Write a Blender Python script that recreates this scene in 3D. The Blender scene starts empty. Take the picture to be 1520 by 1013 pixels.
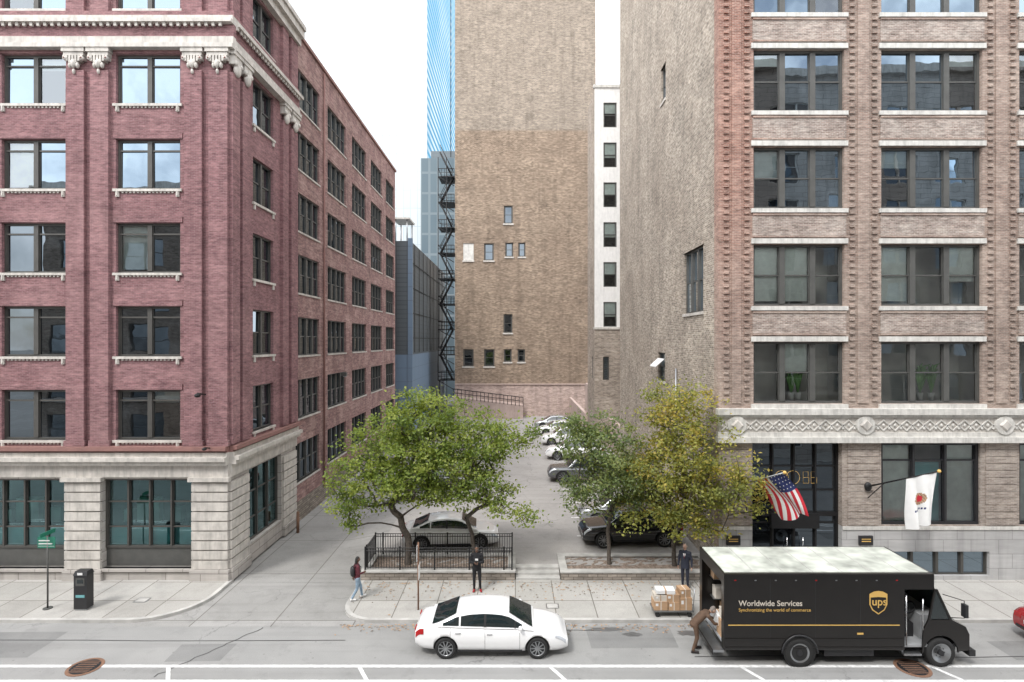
import bpy, math, random
from mathutils import Vector, Matrix
random.seed(7)
R=random.random
def U(a,b): return a+(b-a)*random.random()
sc=bpy.context.scene
col=sc.collection
sc.view_settings.view_transform='Standard'
try: sc.view_settings.look='None'
except: pass
sc.view_settings.exposure=0

# ------------------------------------------------------------ materials
def newmat(n):
    m=bpy.data.materials.new(n); m.use_nodes=True
    nt=m.node_tree; nt.nodes.clear()
    o=nt.nodes.new('ShaderNodeOutputMaterial')
    return m,nt,o
def nd(nt,t,**k):
    n=nt.nodes.new(t)
    for a,b in k.items(): setattr(n,a,b)
    return n
def c4(c): return (c[0],c[1],c[2],1)
def setin(n,name,v): n.inputs[name].default_value=v
def math_(nt,op,a,b=None,c=None,clamp=False):
    n=nd(nt,'ShaderNodeMath',operation=op); n.use_clamp=clamp
    for i,v in enumerate((a,b,c)):
        if v is None: continue
        if isinstance(v,(int,float)): n.inputs[i].default_value=v
        else: nt.links.new(v,n.inputs[i])
    return n.outputs[0]
def mixc(nt,f,a,b,mode='MIX'):
    n=nd(nt,'ShaderNodeMix',data_type='RGBA',blend_type=mode)
    if isinstance(f,(int,float)): n.inputs[0].default_value=f
    else: nt.links.new(f,n.inputs[0])
    for i,v in ((6,a),(7,b)):
        if isinstance(v,tuple): n.inputs[i].default_value=c4(v)
        else: nt.links.new(v,n.inputs[i])
    return n.outputs[2]
def noise(nt,vec,scale,detail=3,rough=.55):
    n=nd(nt,'ShaderNodeTexNoise'); setin(n,'Scale',scale); setin(n,'Detail',detail); setin(n,'Roughness',rough)
    if vec is not None: nt.links.new(vec,n.inputs['Vector'])
    return n.outputs['Fac']
def rng(nt,v,a,b,c=0,d=1):
    n=nd(nt,'ShaderNodeMapRange'); nt.links.new(v,n.inputs[0])
    for i,x in zip((1,2,3,4),(a,b,c,d)): n.inputs[i].default_value=x
    return n.outputs[0]
def scaled(nt,c,f):
    mm=nd(nt,'ShaderNodeVectorMath',operation='SCALE'); nt.links.new(c,mm.inputs[0]); nt.links.new(f,mm.inputs['Scale']); return mm.outputs[0]
def pbsdf(nt,o,colr,rough=.7,metal=0,spec=.5,coat=0):
    p=nd(nt,'ShaderNodeBsdfPrincipled')
    if isinstance(colr,tuple): setin(p,'Base Color',c4(colr))
    else: nt.links.new(colr,p.inputs['Base Color'])
    if isinstance(rough,(int,float)): setin(p,'Roughness',rough)
    else: nt.links.new(rough,p.inputs['Roughness'])
    setin(p,'Metallic',metal); setin(p,'Specular IOR Level',spec); setin(p,'Coat Weight',coat)
    nt.links.new(p.outputs[0],o.inputs[0]); return p
def bump(nt,p,h,dist=.01,st=.5):
    b=nd(nt,'ShaderNodeBump'); setin(b,'Distance',dist); setin(b,'Strength',st)
    nt.links.new(h,b.inputs['Height']); nt.links.new(b.outputs[0],p.inputs['Normal'])
def plain(n,c,rough=.6,metal=0,var=.12,scale=3,spec=.5,coat=0,streak=0):
    m,nt,o=newmat(n)
    g=nd(nt,'ShaderNodeNewGeometry')
    f=noise(nt,g.outputs['Position'],scale,2)
    f=rng(nt,f,.3,.7,1-var,1+var)
    if streak:
        mp=nd(nt,'ShaderNodeMapping'); nt.links.new(g.outputs['Position'],mp.inputs[0]); mp.inputs['Scale'].default_value=(3,3,.35)
        f=math_(nt,'MULTIPLY',f,rng(nt,noise(nt,mp.outputs[0],2,3,.7),.45,.75,1,1-streak))
    pbsdf(nt,o,scaled(nt,mixc(nt,1.0,c,(1,1,1),'MULTIPLY'),f),rough,metal,spec,coat)
    return m
def wallcoord(nt):
    g=nd(nt,'ShaderNodeNewGeometry')
    sp=nd(nt,'ShaderNodeSeparateXYZ'); nt.links.new(g.outputs['Position'],sp.inputs[0])
    sn=nd(nt,'ShaderNodeSeparateXYZ'); nt.links.new(g.outputs['True Normal'],sn.inputs[0])
    ax=math_(nt,'ABSOLUTE',sn.outputs[0])
    xx=math_(nt,'GREATER_THAN',ax,.5)
    u=math_(nt,'ADD',math_(nt,'MULTIPLY',sp.outputs[0],math_(nt,'SUBTRACT',1,xx)),math_(nt,'MULTIPLY',sp.outputs[1],xx))
    cb=nd(nt,'ShaderNodeCombineXYZ'); nt.links.new(u,cb.inputs[0]); nt.links.new(sp.outputs[2],cb.inputs[1])
    return g,sp,cb.outputs[0],u
def brick(n,c1,c2,mortar,bw=.21,bh=.072,ms=.012,patch=None,pf=(.5,.7),pscale=.35,stain=.25,special=None,off=.5,grain=.22,streak=.12):
    m,nt,o=newmat(n)
    g,sp,uv,u=wallcoord(nt)
    b=nd(nt,'ShaderNodeTexBrick'); nt.links.new(uv,b.inputs['Vector'])
    b.offset=off
    setin(b,'Scale',1); setin(b,'Brick Width',bw); setin(b,'Row Height',bh); setin(b,'Mortar Size',ms); setin(b,'Mortar Smooth',.3); setin(b,'Bias',-.1)
    setin(b,'Color1',c4(c1)); setin(b,'Color2',c4(c2)); setin(b,'Mortar',c4(mortar))
    c=b.outputs['Color']
    mp=nd(nt,'ShaderNodeMapping'); nt.links.new(g.outputs['Position'],mp.inputs[0]); mp.inputs['Scale'].default_value=(.5,.5,4.5)
    n1=noise(nt,mp.outputs[0],1.6,3,.7)
    if patch:
        n2=noise(nt,g.outputs['Position'],pscale,4,.65)
        n2=math_(nt,'ADD',math_(nt,'MULTIPLY',n2,.6),math_(nt,'MULTIPLY',n1,.4))
        c=mixc(nt,rng(nt,n2,pf[0],pf[1]),c,mixc(nt,.55,c,patch))
    if special: c=special(nt,c,sp)
    n3=noise(nt,g.outputs['Position'],.6,3,.65)
    mp2=nd(nt,'ShaderNodeMapping'); nt.links.new(g.outputs['Position'],mp2.inputs[0]); k=.21/bw; mp2.inputs['Scale'].default_value=(3.2*k,3.2*k,10*k)
    n4=noise(nt,mp2.outputs[0],1.0,2,.8)
    mp3=nd(nt,'ShaderNodeMapping'); nt.links.new(g.outputs['Position'],mp3.inputs[0]); mp3.inputs['Scale'].default_value=(1.2,1.2,.09)
    n5=noise(nt,mp3.outputs[0],1.0,3,.7)
    f=math_(nt,'MULTIPLY',rng(nt,n3,.3,.7,1-stain,1+stain*.6),rng(nt,n1,.3,.7,1-stain*.7,1+stain*.6))
    f=math_(nt,'MULTIPLY',f,rng(nt,n4,.3,.7,1-grain,1+grain))
    f=math_(nt,'MULTIPLY',f,rng(nt,n5,.5,.75,1,1-streak))
    p=pbsdf(nt,o,scaled(nt,c,f),.88,0,.25)
    bump(nt,p,b.outputs['Fac'],-.014,.7)
    return m
def ground(n,c1,c2,sc1=.5,crack=0,joint=None,rough=.85,stain=(0.5,0.72),stc=None,tyre=.3):
    m,nt,o=newmat(n)
    g=nd(nt,'ShaderNodeNewGeometry'); P=g.outputs['Position']
    a=noise(nt,P,sc1,4,.6); b=noise(nt,P,45,2,.7)
    c=mixc(nt,rng(nt,a,.3,.7),c1,c2)
    s=noise(nt,P,1.1,5,.7)
    c=mixc(nt,rng(nt,s,stain[0],stain[1],0,.7),c,stc or tuple(x*.72 for x in c1))
    c=mixc(nt,rng(nt,b,.3,.7,0,.3),c,(0.04,0.04,0.04))
    mp=nd(nt,'ShaderNodeMapping'); nt.links.new(P,mp.inputs[0]); mp.inputs['Scale'].default_value=(.05,1.3,1)
    t=noise(nt,mp.outputs[0],1.5,3)
    c=mixc(nt,rng(nt,t,.5,.75,0,tyre),c,tuple(x*.5 for x in c1))
    v0=nd(nt,'ShaderNodeTexVoronoi'); setin(v0,'Scale',1.7); nt.links.new(P,v0.inputs['Vector'])
    c=mixc(nt,rng(nt,v0.outputs['Distance'],.03,.07,.45,0),c,(.07,.065,.06))
    if crack:
        v=nd(nt,'ShaderNodeTexVoronoi',feature='DISTANCE_TO_EDGE'); setin(v,'Scale',.16)
        dn=nd(nt,'ShaderNodeTexNoise'); setin(dn,'Scale',1.6); setin(dn,'Detail',5); setin(dn,'Roughness',.65); nt.links.new(P,dn.inputs['Vector'])
        ad=nd(nt,'ShaderNodeVectorMath',operation='ADD'); nt.links.new(P,ad.inputs[0]); nt.links.new(dn.outputs['Color'],ad.inputs[1])
        nt.links.new(ad.outputs[0],v.inputs['Vector'])
        br=rng(nt,noise(nt,P,.5,2),.45,.6)
        c=mixc(nt,math_(nt,'MULTIPLY',br,rng(nt,v.outputs['Distance'],.0,.007,crack,0)),c,(.06,.06,.06))
    if joint:
        bt=nd(nt,'ShaderNodeTexBrick'); bt.offset=0; nt.links.new(P,bt.inputs['Vector']); setin(bt,'Scale',1)
        setin(bt,'Brick Width',joint[0]); setin(bt,'Row Height',joint[1]); setin(bt,'Mortar Size',.022); setin(bt,'Mortar Smooth',.1)
        setin(bt,'Color1',(1,1,1,1)); setin(bt,'Color2',(.84,.84,.83,1)); setin(bt,'Mortar',(.45,.43,.41,1))
        c=mixc(nt,1.0,c,bt.outputs['Color'],'MULTIPLY')
    p=pbsdf(nt,o,c,rough,0,.3); bump(nt,p,b,.006,.4)
    return m
def glassmat(n,tint=(.55,.6,.6),base=.16,refl=(.85,.93,1),opaque=None):
    m,nt,o=newmat(n)
    g=nd(nt,'ShaderNodeNewGeometry')
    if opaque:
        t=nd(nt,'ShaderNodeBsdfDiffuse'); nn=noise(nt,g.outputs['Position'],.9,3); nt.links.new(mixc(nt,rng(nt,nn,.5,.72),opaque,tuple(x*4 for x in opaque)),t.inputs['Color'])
    else:
        t=nd(nt,'ShaderNodeBsdfTransparent'); setin(t,'Color',c4(tint))
    gl=nd(nt,'ShaderNodeBsdfGlossy'); setin(gl,'Roughness',0.0); setin(gl,'Color',c4(refl))
    f=nd(nt,'ShaderNodeFresnel'); setin(f,'IOR',1.5)
    ns=noise(nt,g.outputs['Position'],1.3,1)
    b=nd(nt,'ShaderNodeBump'); setin(b,'Distance',.02); setin(b,'Strength',.1); nt.links.new(ns,b.inputs['Height']); nt.links.new(b.outputs[0],gl.inputs['Normal'])
    fac=math_(nt,'ADD',f.outputs[0],base,clamp=True)
    mx=nd(nt,'ShaderNodeMixShader'); nt.links.new(fac,mx.inputs[0]); nt.links.new(t.outputs[0],mx.inputs[1]); nt.links.new(gl.outputs[0],mx.inputs[2])
    nt.links.new(mx.outputs[0],o.inputs[0]); return m
def leafmat(n,c):
    m,nt,o=newmat(n)
    d=nd(nt,'ShaderNodeBsdfPrincipled'); setin(d,'Roughness',.5); setin(d,'Specular IOR Level',.35); setin(d,'Base Color',c4(c))
    t=nd(nt,'ShaderNodeBsdfTranslucent'); t.inputs[0].default_value=(min(1,c[0]*2),min(1,c[1]*1.9),c[2]*.8,1)
    mx=nd(nt,'ShaderNodeMixShader'); mx.inputs[0].default_value=.4
    nt.links.new(d.outputs[0],mx.inputs[1]); nt.links.new(t.outputs[0],mx.inputs[2]); nt.links.new(mx.outputs[0],o.inputs[0]); return m

M={}
M['brickL']=brick('mauve_brick',(.275,.138,.146),(.165,.080,.090),(.27,.175,.175),patch=(.34,.205,.205),pf=(.46,.62),stain=.14,ms=.012,streak=.22,grain=.26)
M['brickLs']=brick('salmon_brick',(.33,.185,.175),(.19,.10,.10),(.32,.235,.22),patch=(.48,.34,.305),pf=(.47,.58),pscale=.8,stain=.2,ms=.012,streak=.25,grain=.26)
M['brickTan']=brick('common_tan_brick',(.45,.385,.315),(.19,.15,.118),(.48,.44,.385),patch=(.30,.25,.205),pf=(.42,.62),pscale=.25,stain=.2,bw=.26,bh=.095,ms=.017,grain=.34,streak=.22)
def towsp(nt,c,sp):
    f=rng(nt,sp.outputs[2],38.6,38.9); up=mixc(nt,.45,c,(.31,.285,.25))
    c=mixc(nt,f,c,up)
    return mixc(nt,rng(nt,sp.outputs[2],4.6,4.8,1,0),c,(.46,.36,.32))
M['brickTower']=brick('tower_brick',(.345,.255,.185),(.155,.107,.075),(.36,.305,.245),patch=(.19,.14,.105),pf=(.42,.62),pscale=.2,stain=.16,bw=.32,bh=.13,ms=.02,special=towsp,grain=.34,streak=.28)
def rsp(nt,c,sp):
    zz=rng(nt,sp.outputs[2],9,17); xx=rng(nt,sp.outputs[0],9.6,13,1,.3)
    c=mixc(nt,math_(nt,'MULTIPLY',zz,xx),mixc(nt,.5,c,(.34,.29,.25)),c)
    cr=math_(nt,'MULTIPLY',rng(nt,sp.outputs[0],9.9,11.0,1,0),rng(nt,sp.outputs[2],9,18,.05,.42))
    return mixc(nt,cr,c,mixc(nt,1.0,c,(1.0,.62,.55),'MULTIPLY'))
M['brickR']=brick('red_buff_brick',(.38,.228,.178),(.215,.120,.095),(.39,.335,.295),patch=(.41,.335,.285),pf=(.42,.6),pscale=.6,stain=.16,special=rsp,ms=.015,grain=.3,streak=.2)
M['brickR2']=brick('rustic_spandrel_brick',(.39,.30,.26),(.20,.138,.115),(.43,.38,.34),patch=(.39,.355,.32),pf=(.42,.6),pscale=1.2,stain=.18,grain=.36,ms=.015)
M['brickLow']=brick('pale_brick_piers',(.38,.32,.275),(.24,.195,.165),(.40,.36,.325),patch=(.43,.39,.35),stain=.15,streak=.2)
M['brickWht']=plain('white_painted_wall',(.74,.73,.71),.8,var=.05,streak=.15)
M['brickAnx']=brick('annex_brick',(.38,.32,.27),(.22,.175,.14),(.40,.36,.31),patch=(.46,.40,.34),stain=.2,bw=.3,bh=.12)
M['pink']=plain('pink_painted_masonry',(.46,.36,.32),.85,var=.14,scale=1,streak=.2)
M['stone']=brick('limestone_blocks',(.46,.43,.40),(.40,.375,.35),(.26,.24,.22),bw=1.6,bh=.44,ms=.02,stain=.14,grain=.06,streak=.3)
M['trim']=plain('terracotta_trim',(.52,.49,.45),.7,var=.16,scale=2.5,streak=.3)
M['trimw']=plain('white_glazed_terracotta',(.58,.565,.53),.55,var=.14,scale=3,streak=.3)
M['granite']=brick('granite_base',(.45,.445,.44),(.40,.395,.39),(.28,.275,.27),bw=1.2,bh=.62,ms=.012,stain=.1,grain=.06,streak=.3)
M['brown']=plain('brown_ledge',(.24,.125,.11),.7)
M['bronze']=plain('bronze_window_frame',(.075,.072,.066),.5,.2,var=.1)
M['grayfr']=plain('grey_window_frame',(.085,.085,.08),.5,.1)
M['dark']=plain('dark_interior',(.016,.017,.019),.9)
M['room']=plain('room_wall',(.45,.44,.40),.9,var=.5,scale=.6)
M['blind']=plain('window_blind',(.74,.78,.74),.8,var=.1)
M['teal']=plain('teal_panel',(.16,.40,.42),.5,var=.3,scale=.8)
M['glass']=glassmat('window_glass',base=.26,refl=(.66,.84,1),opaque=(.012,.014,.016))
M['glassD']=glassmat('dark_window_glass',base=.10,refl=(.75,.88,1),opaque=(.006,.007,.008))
M['glassB']=glassmat('blind_window_glass',(.7,.75,.76),.14)
M['glassT']=glassmat('teal_window_glass',(.55,.92,.92),.16,refl=(.62,.95,1))
M['glassC']=glassmat('clear_window_glass',(.94,.98,.96),.07)
M['black']=plain('black_iron',(.015,.015,.016),.5,.3)
M['blkpaint']=plain('black_plastic',(.02,.02,.022),.45)
M['metal']=plain('galvanised_metal',(.35,.36,.37),.35,.9)
M['chrome']=plain('chrome',(.7,.7,.7),.12,1,var=.02)
M['rubber']=plain('tyre_rubber',(.018,.018,.018),.85)
M['road']=ground('road_asphalt',(.29,.29,.283),(.36,.358,.348),.35,crack=.5,stain=(.55,.8))
M['roadpatch']=ground('road_repair_patch',(.22,.22,.217),(.28,.28,.273),.5,stain=(.55,.8))
M['walk']=ground('sidewalk_concrete',(.43,.415,.39),(.52,.505,.475),.4,joint=(1.55,1.72),stain=(.5,.85),tyre=.1)
M['alley']=ground('alley_concrete',(.33,.325,.315),(.42,.413,.40),.3,joint=(3.0,4.2),stain=(.5,.8),crack=.35)
M['lot']=ground('lot_asphalt',(.34,.325,.31),(.43,.41,.39),.3,crack=.5,stain=(.5,.8),tyre=.2)
M['kerb']=plain('kerb_concrete',(.42,.41,.39),.8,var=.2,scale=2)
M['paint']=plain('road_paint',(.72,.72,.71),.6,var=.25,scale=6)
M['soil']=plain('mulch_soil',(.20,.155,.125),.95,var=.5,scale=9)
M['plwall']=brick('planter_stone',(.33,.29,.25),(.20,.175,.15),(.14,.12,.10),bw=.42,bh=.13,ms=.015,stain=.2)
M['bark']=plain('tree_bark',(.09,.075,.062),.9,var=.4,scale=12)
M['carglass']=plain('car_glass',(.012,.02,.022),.03,spec=1.0,var=0)
M['red']=plain('red_lamp',(.35,.01,.012),.2)
M['lamp']=plain('headlamp_lens',(.6,.62,.65),.08,.3)
M['carwhite']=plain('white_car_paint',(.80,.80,.80),.22,coat=1,var=.01)
M['carblack']=plain('black_car_paint',(.012,.012,.014),.18,coat=1,var=.02)
M['carsilver']=plain('silver_car_paint',(.42,.43,.44),.25,.5,coat=1,var=.02)
M['cargrey']=plain('grey_car_paint',(.10,.105,.11),.25,.3,coat=1,var=.02)
M['carred']=plain('red_car_paint',(.28,.015,.02),.22,coat=1,var=.02)
M['upsbrown']=plain('dark_brown_truck_paint',(.0085,.0068,.006),.3,coat=.2,var=.15)
M['gold']=plain('gold_vinyl',(.66,.42,.12),.4,var=.03)
M['truckroof']=plain('weathered_white_roof',(.44,.46,.41),.6,var=.38,scale=1.5)
M['truckin']=plain('truck_interior',(.32,.33,.34),.6)
M['card']=plain('cardboard',(.42,.27,.16),.8,var=.15)
M['card2']=plain('pale_parcel',(.58,.53,.46),.8,var=.1)
M['skin1']=plain('skin_dark',(.16,.085,.055),.5,var=.05)
M['skin2']=plain('skin_light',(.50,.30,.22),.5,var=.05)
M['hair']=plain('dark_hair',(.012,.01,.009),.6)
M['hairg']=plain('grey_hair',(.22,.19,.17),.7)
M['hoodie']=plain('black_hoodie',(.012,.012,.014),.9)
M['maroon']=plain('maroon_jacket',(.10,.018,.028),.85)
M['jeans']=plain('light_jeans',(.22,.30,.38),.9,var=.2,scale=8)
M['suit']=plain('navy_suit',(.014,.017,.03),.8)
M['uniform']=plain('brown_uniform',(.10,.06,.038),.85,var=.15,scale=8)
M['shoe']=plain('shoe_leather',(.02,.015,.015),.5)
M['redshoe']=plain('red_shoe',(.3,.01,.015),.5)
M['whiteP']=plain('white_fabric',(.72,.72,.71),.8,var=.04)
M['flagred']=plain('flag_red',(.50,.02,.035),.8,var=.05)
M['flagblue']=plain('flag_blue',(.02,.03,.12),.8,var=.05)
M['green']=plain('sign_green',(.02,.17,.11),.4,var=.03)
M['rust']=plain('rusty_post',(.20,.11,.07),.8)
M['plantg']=plain('house_plant_green',(.16,.36,.09),.5,var=.3)

def clad(n,c1,c2,line,bw,bh,ms,rough=.35,metal=.0,spec=.5,off=0):
    m,nt,o=newmat(n); g,sp,uv,u=wallcoord(nt)
    b=nd(nt,'ShaderNodeTexBrick'); b.offset=off; nt.links.new(uv,b.inputs['Vector']); setin(b,'Scale',1)
    setin(b,'Brick Width',bw); setin(b,'Row Height',bh); setin(b,'Mortar Size',ms); setin(b,'Mortar Smooth',.1)
    setin(b,'Color1',c4(c1)); setin(b,'Color2',c4(c2)); setin(b,'Mortar',c4(line))
    n3=noise(nt,g.outputs['Position'],.05,3)
    c=mixc(nt,rng(nt,n3,.35,.65,0,.6),b.outputs['Color'],c1)
    pbsdf(nt,o,c,rough,metal,spec); return m
M['glasspale']=clad('pale_curtain_wall',(.60,.625,.64),(.52,.575,.60),(.42,.485,.51),1.5,3.9,.07,.5,.0,.0)  # bright sky reflection on the glass is put into the pale base colour
M['glassblue']=clad('blue_curtain_wall',(.12,.32,.48),(.09,.26,.42),(.52,.60,.64),600,1.95,.5,.8,.0,.0)
M['glassgrey']=clad('grey_curtain_wall',(.15,.20,.23),(.10,.145,.18),(.23,.275,.30),1.6,3.8,.22,.5,.0,.2)
M['claddk']=clad('dark_metal_cladding',(.14,.165,.18),(.12,.145,.16),(.085,.095,.105),1.2,.5,.04,.4,.4)
M['cladblue']=clad('blue_metal_cladding',(.20,.28,.38),(.18,.26,.36),(.14,.18,.24),2.4,1.5,.04,.4,.2)

# ------------------------------------------------------------ mesh helpers
class MB:
    def __init__(s): s.v=[]; s.f=[]; s.m=[]; s.mats=[]; s.sm=[]
    def mi(s,mat):
        if mat not in s.mats: s.mats.append(mat)
        return s.mats.index(mat)
    def face(s,pts,mat,sm=False):
        b=len(s.v); s.v+= [tuple(p) for p in pts]; s.f.append(list(range(b,b+len(pts)))); s.m.append(s.mi(mat)); s.sm.append(sm)
    def box(s,a,b,mat,tw=None):
        x0,x1=sorted((a[0],b[0])); y0,y1=sorted((a[1],b[1])); z0,z1=sorted((a[2],b[2]))
        V=[(x0,y0,z0),(x1,y0,z0),(x1,y1,z0),(x0,y1,z0),(x0,y0,z1),(x1,y0,z1),(x1,y1,z1),(x0,y1,z1)]
        if tw: V=[tw(p) for p in V]
        k=len(s.v); s.v+=V; i=s.mi(mat)
        for f in ((0,3,2,1),(4,5,6,7),(0,1,5,4),(1,2,6,5),(2,3,7,6),(3,0,4,7)):
            s.f.append([k+j for j in f]); s.m.append(i); s.sm.append(False)
    def tube(s,pts,rad,mat,n=8,cap=True,sm=True):
        pts=[Vector(p) for p in pts]
        if not isinstance(rad,(list,tuple)): rad=[rad]*len(pts)
        k=len(s.v); i=s.mi(mat)
        ref=None
        for j,p in enumerate(pts):
            d=(pts[min(j+1,len(pts)-1)]-pts[max(j-1,0)])
            if d.length<1e-7: d=Vector((0,0,1))
            d.normalize()
            if ref is None: ref=Vector((0,0,1)) if abs(d.z)<.9 else Vector((1,0,0))
            a=d.cross(ref)
            if a.length<1e-4: a=d.cross(Vector((0,1,0)))
            a.normalize(); b=d.cross(a)
            for q in range(n):
                t=2*math.pi*q/n; s.v.append(tuple(p+(a*math.cos(t)+b*math.sin(t))*rad[j]))
        for j in range(len(pts)-1):
            for q in range(n):
                q2=(q+1)%n
                s.f.append([k+j*n+q,k+j*n+q2,k+(j+1)*n+q2,k+(j+1)*n+q]); s.m.append(i); s.sm.append(sm)
        if cap:
            s.f.append([k+q for q in range(n)][::-1]); s.m.append(i); s.sm.append(False)
            e=k+(len(pts)-1)*n; s.f.append([e+q for q in range(n)]); s.m.append(i); s.sm.append(False)
    def grid(s,rows,mat,sm=True,closed=False):
        k=len(s.v); i=mat if isinstance(mat,int) else s.mi(mat); n=len(rows[0])
        for r in rows: s.v+=[tuple(p) for p in r]
        for a in range(len(rows)-1):
            for b in range(n if closed else n-1):
                b2=(b+1)%n
                s.f.append([k+a*n+b,k+a*n+b2,k+(a+1)*n+b2,k+(a+1)*n+b]); s.m.append(i); s.sm.append(sm)
    def ball(s,c,r,mat,nu=12,nv=8):
        if not isinstance(r,(list,tuple)): r=(r,r,r)
        rows=[]
        for a in range(nv+1):
            t=math.pi*a/nv; rows.append([(c[0]+r[0]*math.sin(t)*math.cos(2*math.pi*q/nu),c[1]+r[1]*math.sin(t)*math.sin(2*math.pi*q/nu),c[2]+r[2]*math.cos(t)) for q in range(nu)])
        s.grid(rows,mat,True,True)
    def obj(s,name,parent=None,weld=False):
        me=bpy.data.meshes.new(name); me.from_pydata(s.v,[],s.f); 
        for m in s.mats: me.materials.append(M[m] if isinstance(m,str) else m)
        me.polygons.foreach_set('material_index',s.m); me.polygons.foreach_set('use_smooth',s.sm); me.update()
        o=bpy.data.objects.new(name,me); col.objects.link(o)
        if parent: o.parent=parent
        if weld:
            import bmesh
            bm=bmesh.new(); bm.from_mesh(me); bmesh.ops.remove_doubles(bm,verts=bm.verts,dist=1e-5); bmesh.ops.recalc_face_normals(bm,faces=bm.faces); bm.to_mesh(me); bm.free()
        return o
def empty(n,loc=(0,0,0),rz=0):
    e=bpy.data.objects.new(n,None); col.objects.link(e); e.location=loc; e.rotation_euler=(0,0,rz); e.empty_display_size=.5; return e
def FR(Y0): return lambda u,d,z:(u,Y0+d,z)
def PX(X0): return lambda u,d,z:(X0-d,u,z)   # faces +X
def NX(X0): return lambda u,d,z:(X0+d,u,z)   # faces -X
def bx(mb,F,u0,u1,d0,d1,z0,z1,mat): mb.box(F(u0,d0,z0),F(u1,d1,z1),mat)
def wall(mb,F,u0,u1,z0,z1,ops,mat,rev=.28,revmat=None):
    ops=[(o[0],o[1],max(o[2],z0),min(o[3],z1),o[2],o[3]) for o in ops if o[2]<z1 and o[3]>z0]
    us=sorted(set([u0,u1]+[q for o in ops for q in o[:2] if u0<q<u1])); zs=sorted(set([z0,z1]+[q for o in ops for q in o[2:4] if z0<q<z1]))
    for a,b in zip(us,us[1:]):
        for c,d in zip(zs,zs[1:]):
            mu,mz=(a+b)/2,(c+d)/2
            if any(o[0]<mu<o[1] and o[2]<mz<o[3] for o in ops): continue
            mb.face([F(a,0,c),F(b,0,c),F(b,0,d),F(a,0,d)],mat)
    for a,b,c,d,c0,d0 in ops:
        r=revmat or mat
        mb.face([F(a,0,c),F(a,rev,c),F(a,rev,d),F(a,0,d)],r); mb.face([F(b,0,c),F(b,rev,c),F(b,rev,d),F(b,0,d)],r)
        if c==c0: mb.face([F(a,0,c),F(b,0,c),F(b,rev,c),F(a,rev,c)],r)
        if d==d0: mb.face([F(a,0,d),F(b,0,d),F(b,rev,d),F(a,rev,d)],r)
def window(fr,gl,F,u0,u1,z0,z1,n,d=.2,fw=.07,mw=.14,hung=.5,frm='bronze',glm='glass',blind=0,back='dark',deep=1.0,bl=(.25,.45,.5,.7,.95)):
    bx(fr,F,u0,u1,d-.06,d+.1,z0,z0+fw,frm); bx(fr,F,u0,u1,d-.06,d+.1,z1-fw,z1,frm)
    bx(fr,F,u0,u0+fw,d-.058,d+.1,z0+fw,z1-fw,frm); bx(fr,F,u1-fw,u1,d-.058,d+.1,z0+fw,z1-fw,frm)
    w=(u1-u0-2*fw-(n-1)*mw)/n
    for i in range(n):
        a=u0+fw+i*(w+mw); b=a+w
        has=R()<blind
        gm='glassB' if (has and glm in('glass','glassD')) else glm
        if i<n-1: bx(fr,F,b,b+mw,d-.09,d+.1,z0+fw,z1-fw,frm)
        zs=[z0+fw]+[z0+(z1-z0)*h for h in (hung if isinstance(hung,(list,tuple)) else ([hung] if hung else []))]+[z1-fw]
        for j in range(len(zs)-1):
            lo,hi=zs[j],zs[j+1]
            if j: bx(fr,F,a,b,d-.03,d+.08,lo-.03,lo+.03,frm); lo+=.03
            dd=d+(.03 if j else 0)
            t1,t2=U(-.006,.006),U(-.006,.006)
            bx(fr,F,a,a+.035,dd-.02,dd+.05,lo,hi,frm); bx(fr,F,b-.035,b,dd-.02,dd+.05,lo,hi,frm)
            gl.face([F(a,dd+.01-t1-t2,lo),F(b,dd+.01+t1-t2,lo),F(b,dd+.01+t1+t2,hi),F(a,dd+.01-t1+t2,hi)],gm)
        if has:
            h=random.choice(bl); bx(fr,F,a+.01,b-.01,d+.12,d+.13,z1-fw-(z1-z0-2*fw)*h,z1-fw,'blind')
    e=d+deep
    fr.face([F(u0,e,z0),F(u1,e,z0),F(u1,e,z1),F(u0,e,z1)],back)
    for a in (u0,u1): fr.face([F(a,d+.1,z0),F(a,e,z0),F(a,e,z1),F(a,d+.1,z1)],back)
    fr.face([F(u0,d+.1,z0),F(u1,d+.1,z0),F(u1,e,z0),F(u0,e,z0)],back); fr.face([F(u0,d+.1,z1),F(u1,d+.1,z1),F(u1,e,z1),F(u0,e,z1)],back)
def finish(par,**mbs):
    for k,v in mbs.items():
        if v.f: v.obj(k,par)

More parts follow.
